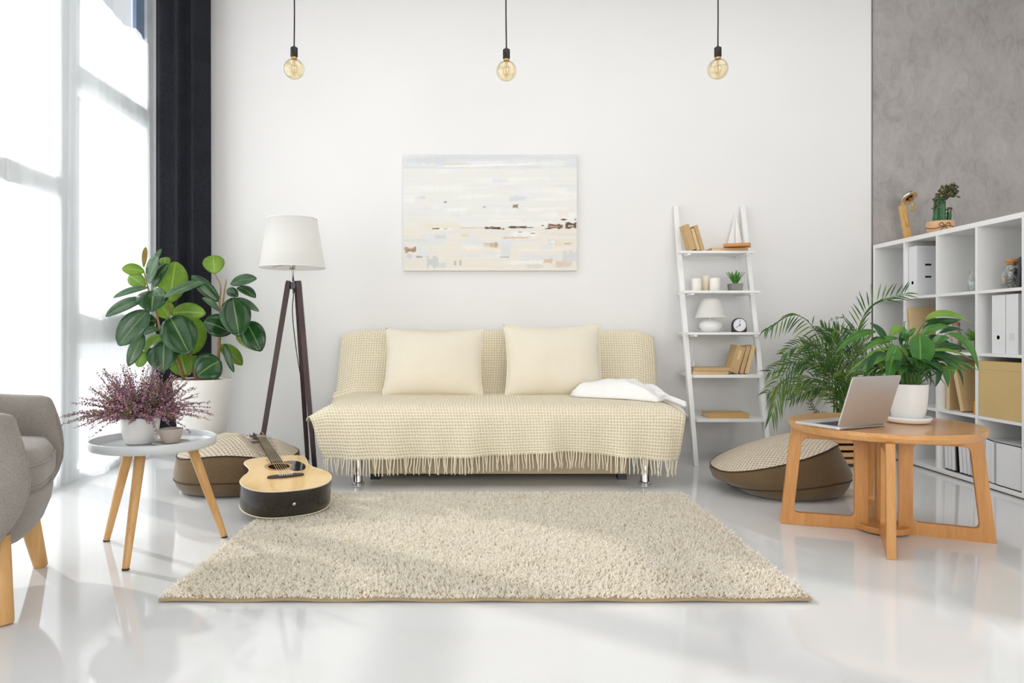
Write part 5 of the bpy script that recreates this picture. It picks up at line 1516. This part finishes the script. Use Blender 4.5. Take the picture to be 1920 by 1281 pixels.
binder(2.672, 4.262, 0.080, 1.0502, 0.312, 0.29, 'white ring binder alone in the top row of the bookcase', RING, 1.135)
binder(2.668, 3.532, 0.092, 0.7152, 0.305, 0.29, 'white ring binder with violet finger hole, left of the pair in the bookcase', VIOLET, 0.80)
b2 = binder(2.668, 3.446, 0.080, 0.7152, 0.305, 0.29, 'white binder with a faint spine label, right of the bookcase pair', None, 0.80)
MB().box((2.6665, 3.47, 0.785), (2.6678, 3.502, 0.822)).build('spine_label', plain('faint_label', c(222, 222, 226), 0.5), b2)

def lathe_thing(name, prof, mat_, at, lab, cat, n=36, group=None):
    o = MB().lathe(prof, n, at).build(name, mat_, None, at, True)
    return tag(o, lab, cat, group)

def bottles():
    # clear bottle, third cube of the top row
    y = 3.80; x = (1821.5 - CX) * y / F
    z = ZS[3] + 0.0003
    p = [(0.001, 0), (0.019, 0), (0.0215, 0.003), (0.0215, 0.062), (0.017, 0.076), (0.0115, 0.084), (0.0115, 0.108), (0.014, 0.110), (0.014, 0.117), (0.0115, 0.117), (0.010, 0.084), (0.0195, 0.062), (0.0195, 0.004), (0.001, 0.003)]
    lathe_thing('glass_bottle', p, CLEAR, (x, y, z), 'small clear glass bottle in the top row of the bookcase', 'bottle')
    # jar of stones
    y = 3.545; x = (1898 - CX) * y / F
    j = root('stone_jar', (x, y, z), 'cork-stoppered glass jar full of grey stones in the top row of the bookcase', 'jar')
    jp = [(0.001, 0), (0.030, 0), (0.034, 0.004), (0.034, 0.095), (0.030, 0.108), (0.0255, 0.113), (0.0255, 0.126), (0.028, 0.128), (0.028, 0.134), (0.0245, 0.134), (0.0235, 0.112), (0.0315, 0.094), (0.0315, 0.006), (0.001, 0.005)]
    MB().lathe(jp, 40, (x, y, z)).build('jar', CLEAR, j, smooth=True)
    MB().lathe([(0.0225, 0.122), (0.0245, 0.136), (0.029, 0.137), (0.0295, 0.154), (0.001, 0.155)], 28, (x, y, z)).build('cork', plain('cork', c(198, 140, 84), 0.85, var=0.2, scale=80), j, smooth=True)
    cols = [plain('pebble_grey', c(128, 124, 118), 0.6, var=0.2, scale=60), plain('pebble_light', c(176, 170, 160), 0.6, var=0.2, scale=60), plain('pebble_dark', c(84, 80, 76), 0.6, var=0.2, scale=60), plain('pebble_rust', c(150, 106, 70), 0.6, var=0.2, scale=60)]
    rs = random.Random(8)
    for k in range(46):
        zz = 0.012 + 0.0022 * k
        rad = 0.021 if zz < 0.09 else 0.014
        a = k * 2.4; q = rad * math.sqrt(((k * 7) % 5 + 1) / 5)
        MB().sphere((x + q * math.cos(a), y + q * math.sin(a), z + zz), 0.0095, 10, 7, (rs.uniform(0.8, 1.1), rs.uniform(0.8, 1.1), rs.uniform(0.55, 0.8))).build('stone', cols[rs.choice([0, 0, 1, 1, 2, 3])], j, smooth=True)
    y = 3.60; x = (1884 - CX) * y / F
    s = root('spice_bottle', (x, y, z), 'small bottle with copper-coloured filling behind the stone jar', 'bottle')
    MB().lathe([(0.001, 0), (0.018, 0), (0.0195, 0.002), (0.0195, 0.075), (0.012, 0.088), (0.012, 0.098), (0.0105, 0.098), (0.0105, 0.088), (0.018, 0.074), (0.018, 0.003), (0.001, 0.003)], 32, (x, y, z)).build('bottle', CLEAR, s, smooth=True)
    MB().lathe([(0.0165, 0.024), (0.0165, 0.072), (0.001, 0.074)], 24, (x, y, z)).lathe([(0.001, 0.024), (0.0165, 0.024)], 24, (x, y, z), cap=(False, False)).build('filling', plain('copper_grains', c(196, 142, 100), 0.8, var=0.25, scale=200), s, smooth=True)
    book(T((2.73, 3.452, z + 0.002)) @ Ro(R(90), 4, 'Z') @ Ro(R(90), 4, 'Z') @ T((-0.14, 0, 0)) @ Ro(R(90), 4, 'Z') @ Matrix.Identity(4), 0.028, 0.16, 0.14, plain('slate_blue_cover', c(58, 60, 72), 0.6), 'dark slate book leaning beside the stone jar') if False else None
    M = T((2.715, 3.405, z + 0.001)) @ Ro(R(-10), 4, 'X') 
    rb = root('book', (2.662, 3.42, z), 'dark slate book standing beside the stone jar', 'book')
    M = T((2.662, 3.452, z + 0.0005)) @ Ro(R(7), 4, 'X') @ T((0, 0, 0.003))
    SLATE = plain('slate_cover', c(60, 62, 72), 0.6)
    MB(M).box((0, -0.02, 0), (0.14, -0.0175, 0.15)).box((0, -0.0025, 0), (0.14, 0, 0.15)).box((0, -0.0175, 0), (0.0025, -0.0025, 0.15)).build('cover', SLATE, rb)
    MB(M).box((0.0026, -0.0174, 0.002), (0.136, -0.0026, 0.147)).build('pages', PAGES, rb)
    # second row: kraft box, brown bottle, succulent in concrete cube
    z2 = ZS[2] + 0.0003
    k = root('kraft_box', (2.70, 4.30, z2), 'tan kraft box leaning in the second row of the bookcase behind the lily', 'box')
    M = T((2.672, 4.318, z2)) @ Ro(R(-4), 4, 'X') @ Ro(R(-2.5), 4, 'Y')
    MB(M).box((0.003, -0.026, 0), (0.24, 0.0, 0.262)).build('body', KRAFT, k, bevel=0.002)
    MB(M).box((0, -0.0272, 0.0), (0.003, 0.001, 0.263)).box((0.003, -0.0272, 0.0), (0.24, -0.0262, 0.263)).build('lid', KRAFT_L, k)
    y = 3.93; x = 2.69
    bt = root('spice_bottle', (x, y, z2), 'slim grey-brown filled bottle behind the peace lily leaves', 'bottle')
    MB().lathe([(0.001, 0), (0.024, 0), (0.026, 0.003), (0.026, 0.10), (0.018, 0.118), (0.018, 0.15), (0.001, 0.15)], 32, (x, y, z2)).build('bottle', plain('smoky_filling', c(160, 146, 138), 0.25, var=0.12, scale=40), bt, smooth=True)
    MB().lathe([(0.018, 0.15), (0.019, 0.152), (0.019, 0.168), (0.001, 0.17)], 24, (x, y, z2)).build('cap', plain('rose_brown_cap', c(150, 110, 96), 0.6), bt, smooth=True)
    y = 3.80; x = 2.712
    s = root('potted_succulent', (x, y, z2), 'bright green spiky succulent in a grey concrete cube in the bookcase', 'plant')
    MB().loft([[(x - a, y - a, zz), (x + a, y - a, zz), (x + a, y + a, zz), (x - a, y + a, zz)] for a, zz in ((0.046, z2), (0.049, z2 + 0.066), (0.042, z2 + 0.066), (0.041, z2 + 0.056))]).build('pot', bpy.data.materials['grey_concrete_pot'], s, bevel=0.002)
    mb = MB(); rs = random.Random(4)
    for q in range(26):
        a = q * 2.4; e = q / 26
        S = Vector((x + 0.01 * math.cos(a), y + 0.01 * math.sin(a), z2 + 0.056))
        d = Vector((math.cos(a) * (1 - e * 0.8), math.sin(a) * (1 - e * 0.8), 0.55 + e * 0.6)).normalized()
        Lq = rs.uniform(0.06, 0.085)
        leaf(mb, S, S + d * Lq * 0.5, S + d * Lq + Vector((0, 0, 0.004)), 0.018, Vector((-math.cos(a), -math.sin(a), 0.7)), 0, 'lance', 0.3, 5)
    mb.build('leaves', leafmat('succulent_bright', c(84, 150, 50), c(132, 188, 76), 0.4, 0.25), s, smooth=True, solid=0.003)
    # third row: kraft folders, orange block, golden box
    z1 = ZS[1] + 0.0003
    g = root('storage_box', (2.70, 3.55, z1), 'golden-tan cardboard box filling a cube of the bookcase', 'box')
    MB().box((2.656, 3.404, z1), (2.98, 3.702, z1 + 0.292)).build('body', GOLD, g, bevel=0.002)
    MB().box((2.6545, 3.4035, z1 + 0.25), (2.981, 3.7025, z1 + 0.296)).build('lid', GOLD, g, bevel=0.002)
    def folder(y0, tilt, lab, w, x0):
        f = root('kraft_folder', (x0, y0, z1), lab, 'folder', 'kraft folders in the bookcase')
        M = T((x0, y0, z1 + 0.0005 + w * math.sin(R(-tilt)))) @ Ro(R(tilt), 4, 'X')
        MB(M).box((0, 0, 0), (0.27, w, 0.282)).build('cover', KRAFT, f, bevel=0.001)
        MB(M).box((-0.0012, 0.002, 0.002), (0.0, w - 0.002, 0.283)).build('spine', KRAFT_L, f)
    folder(3.985, 0, 'upright tan kraft folder at the back of its cube in the bookcase', 0.03, 2.69)
    folder(3.835, -16, 'tan kraft folder leaning back in its cube above the orange block', 0.028, 2.668)
    tag(MB().box((2.665, 3.728, z1), (2.70, 3.758, z1 + 0.072)).build('orange_block', plain('orange_card', c(216, 146, 56), 0.6), None, (2.68, 3.74, z1), bevel=0.002), 'small orange block in front of the kraft folders in the bookcase', 'box')
    # bottom row: thin white files with black edges, and a white file box
    z0 = ZS[0] + 0.0003
    spots = [(3.975, 'first'), (3.945, 'second'), (3.915, 'third'), (3.85, 'fourth'), (3.819, 'fifth'), (3.788, 'sixth'), (3.757, 'last')]
    for i, (yy, nm) in enumerate(spots):
        f = root('white_file', (2.675, yy, z0), '%s thin white file from the far end of the bottom bookcase row' % nm, 'file', 'white files in the bottom row')
        M = T((2.672, yy, z0 + 0.003)) @ Ro(R(-5 if i > 2 else -2), 4, 'X')
        MB(M).box((0, 0, 0.006), (0.22, 0.024, 0.236)).build('cover', WB, f, bevel=0.001)
        MB(M).box((-0.0005, 0, 0), (0.22, 0.024, 0.006)).build('bottom_edge', BLACK, f)
    f = root('black_file', (2.675, 3.89, z0), 'thin black file among the white files in the bottom bookcase row', 'file')
    MB(T((2.672, 3.896, z0 + 0.001)) @ Ro(R(-3), 4, 'X')).box((0, 0, 0), (0.22, 0.007, 0.25)).build('cover', BLACK, f, bevel=0.001)
    for i in range(5):
        yy = 3.683 - i * 0.019
        f = root('white_file', (2.69, yy, z0), '%s white file from the left of the row beside the file box' % ('first', 'second', 'third', 'fourth', 'fifth')[i], 'file', 'white files beside the file box')
        M = T((2.690 - 0.006 * i, yy, z0))
        MB(M).box((0, 0, 0.004), (0.23, 0.016, 0.222)).build('cover', WB, f, bevel=0.001)
        MB(M).box((0, 0, 0), (0.23, 0.016, 0.004)).build('bottom_edge', BLACK, f)
        MB(M).box((0, 0, 0.222), (0.006, 0.016, 0.2255)).build('top_edge', BLACK, f)
    f = root('file_box', (2.66, 3.5, z0), 'large white file box with black edges in the nearest bottom cube', 'box')
    MB().box((2.662, 3.418, z0 + 0.005), (2.90, 3.586, z0 + 0.222)).build('body', WB, f, bevel=0.001)
    MB().box((2.661, 3.417, z0), (2.90, 3.587, z0 + 0.005)).build('bottom_edge', BLACK, f)
    MB().box((2.661, 3.417, z0 + 0.222), (2.90, 3.587, z0 + 0.226)).build('top_edge', BLACK, f)
    MB().box((2.668, 3.422, z0 + 0.2261), (2.89, 3.582, z0 + 0.228)).build('top_panel', WB, f)
    MB(T((2.661, 3.4165, z0 + 0.225)) @ Ro(R(0), 4, 'X')).tube([(0.0, -0.0005, 0.0), (0.02, -0.0105, -0.09)], 0.0022, 6).build('closing_strap', BLACK, f)
bottles()

# ------------------------------------------------------------------ on top of the bookcase
def desk_lamp():
    z = ZS[4] + 0.0163
    y = 4.56; x = 2.80
    r = root('desk_lamp', (x, y, z), 'wooden desk lamp with chrome ring head and bare bulb on top of the bookcase', 'lamp')
    PINE = wood('lamp_pine', c(204, 158, 88), c(226, 184, 116), 'z', 0.4)
    k = y / F
    Z = lambda px, py, d=0.0: P(px, py, y + d)
    MB().lathe([(0.001, 0), (0.062, 0), (0.065, 0.004), (0.065, 0.016), (0.06, 0.02), (0.001, 0.02)], 40, (x + 0.005, y, z)).build('base', PINE, r, smooth=True, bevel=0.001)
    a, b = Z(1703, 452), Z(1691, 385)
    a.z = z + 0.018
    d = (b - a).normalized(); sx = d.cross(Vector((0, 1, 0))).normalized()
    rings = []
    for t, w in ((0, 0.021), (0.5, 0.020), (0.97, 0.019), (1, 0.016)):
        p = a.lerp(b, t)
        rings.append([p + sx * w * s1 + Vector((0, 0.013 * s2, 0)) for s1, s2 in ((1, 1), (-1, 1), (-1, -1), (1, -1))])
    MB().loft(rings).build('post', PINE, r, bevel=0.003)
    lv = [a.lerp(b, 0.38) + Vector((0.004, -0.016, 0)), a.lerp(b, 0.75) + Vector((0.002, -0.016, 0))]
    MB().tube([lv[0], lv[0].lerp(lv[1], 0.5), lv[1]], [0.009, 0.006, 0.009], 10).build('lever', PINE, r, smooth=True)
    hc = Z(1704.5, 371, -0.02)
    ax = Vector((0.28, -0.62, -0.75)).normalized()
    M = Matrix.Translation(hc) @ ax.to_track_quat('Z', 'Y').to_matrix().to_4x4()
    MB(M).lathe([(0.030, -0.022), (0.045, -0.018), (0.051, -0.006), (0.052, 0.006), (0.048, 0.006), (0.046, -0.004), (0.030, -0.014)], 44, cap=(True, False)).build('lamp_head', CHROME, r, smooth=True)
    MB(M).lathe([(0.0475, 0.0045), (0.028, 0.0065), (0.026, -0.004)], 44, cap=(False, False)).build('head_liner', PINE, r, smooth=True)
    MB().tube([b + Vector((0, 0, -0.01)), hc - ax * 0.01 + Vector((-0.022, 0.01, -0.006))], 0.009, 12).build('joint', PINE, r, smooth=True)
    MB(M).lathe([(0.013, -0.012), (0.013, 0.018), (0.0115, 0.022)], 20).build('bulb_socket', plain('copper_socket', c(170, 110, 66), 0.3, 0.8), r, smooth=True)
    bd = Vector((0.10, -0.25, -1)).normalized()
    MBm = Matrix.Translation(hc + ax * 0.018) @ bd.to_track_quat('Z', 'Y').to_matrix().to_4x4()
    pr = [(0.011, 0), (0.013, 0.012), (0.021, 0.035), (0.0265, 0.052), (0.026, 0.066), (0.019, 0.078), (0.008, 0.084), (0.001, 0.085)]
    MB(MBm).lathe(pr, 32, cap=(False, False)).build('bulb', AMBER, r, smooth=True)
    fm = MB(MBm)
    for q in range(5):
        an = q * 1.2566
        fm.tube([(0.002, 0, 0.0), (0.011 * math.cos(an), 0.011 * math.sin(an), 0.03), (0.006 * math.cos(an), 0.006 * math.sin(an), 0.062)], 0.0007, 5)
    fm.build('filament', FIL, r)
desk_lamp()

def cactus():
    z = ZS[4] + 0.0163
    y = 4.25
    x = (1763 - CX) * y / F
    k = y / F
    r = root('potted_cactus', (x, y, z), 'dark green cactus with a leafy crest in a wooden bowl on top of the bookcase', 'plant')
    BW = wood('pale_maple', c(206, 160, 116), c(226, 186, 144), 'x', 0.45)
    MB().lathe([(0.001, 0), (0.052, 0), (0.060, 0.006), (0.073, 0.035), (0.076, 0.062), (0.074, 0.086), (0.072, 0.088), (0.069, 0.084), (0.068, 0.068), (0.001, 0.068)], 48, (x, y, z)).build('bowl', BW, r, smooth=True)
    MB().lathe([(0.0685, 0.068), (0.0685, 0.076), (0.001, 0.08)], 30, (x, y, z)).build('soil', SOIL, r)
    tw = plain('twine', c(120, 84, 50), 0.9)
    MB().tube([(x + 0.0745 * math.cos(a) * (1 + 0.0), y + 0.0745 * math.sin(a), z + 0.046 + 0.006 * math.sin(a * 3)) for a in [q * 2 * math.pi / 48 for q in range(49)]], 0.003, 6).build('twine', tw, r, smooth=True)
    tie = MB()
    for sg in (-1, 1):
        tie.tube(spline([(x - 0.022, y - 0.074, z + 0.052), (x - 0.022 + sg * 0.02, y - 0.078, z + 0.072), (x - 0.022 + sg * 0.034, y - 0.076, z + 0.055), (x - 0.022, y - 0.075, z + 0.049)], 14), 0.0024, 6)
        tie.tube(spline([(x - 0.022, y - 0.076, z + 0.05), (x - 0.022 + sg * 0.02, y - 0.072, z + 0.03), (x - 0.022 + sg * 0.034, y - 0.066, z + 0.008)], 8), 0.0022, 6)
    tie.build('bow', tw, r, smooth=True)
    CG = plain('cactus_green', c(56, 104, 66), 0.5, var=0.25, scale=50)
    def column(dx, dy, hgt, rad, lean):
        mb = MB()
        rings = []
        n = 40
        for q in range(15):
            t = q / 14
            rr = rad * (1 - 0.12 * t) * (math.sqrt(max(0, 1 - ((t - 0.9) / 0.1) ** 2)) if t > 0.9 else 1) + 0.0005
            ring = []
            for a in range(n):
                an = 2 * math.pi * a / n
                rib = 1 + 0.20 * math.cos(5 * an)
                ring.append((x + dx + lean * t + rr * rib * math.cos(an), y + dy + rr * rib * math.sin(an), z + 0.07 + hgt * t))
            rings.append(ring)
        mb.loft(rings).build('column', CG, r, smooth=True)
    column(-0.018, 0, 0.185, 0.023, 0.012); column(0.018, 0.012, 0.165, 0.021, 0.0); column(0.044, -0.012, 0.075, 0.012, 0.006); column(-0.005, -0.022, 0.13, 0.017, 0.0)
    mb = MB(); rs = random.Random(9)
    OL = plain('olive_leaflet', c(104, 102, 54), 0.6, var=0.25, scale=60)
    DG = plain('dark_leaflet', c(56, 62, 46), 0.6, var=0.25, scale=60)
    for q in range(210):
        u = rs.random()
        px_ = 1753 + 40 * u + rs.uniform(-3, 3); py_ = 376 - 24 * math.sin(min(1, u * 1.3) * 1.6) + rs.uniform(-6, 20) * (1 - 0.2 * u)
        p = P(px_, py_, y + rs.uniform(-0.035, 0.035))
        d = Vector((rs.uniform(-0.6, 1.2), rs.uniform(-0.8, 0.5), rs.uniform(-0.4, 0.9))).normalized()
        Lq = rs.uniform(0.016, 0.028)
        leaf(mb, p, p + d * Lq * 0.5, p + d * Lq, Lq * 0.5, Vector((rs.uniform(-1, 1), -1, rs.uniform(-1, 1))).normalized(), rs.choice([0, 1]), 'oval', 0.2, 4)
    for q in range(14):
        p = P(1777 + rs.uniform(-4, 5), 397 + rs.uniform(-6, 4), y)
        d = Vector((rs.uniform(-1, 1), rs.uniform(-0.8, 0.5), rs.uniform(0, 1))).normalized()
        leaf(mb, p, p + d * 0.008, p + d * 0.016, 0.008, Vector((0, -1, 0.3)), rs.choice([0, 1]), 'oval', 0.2, 4)
    mb.build('crest_leaves', [OL, DG], r, smooth=True, solid=0.003)
cactus()
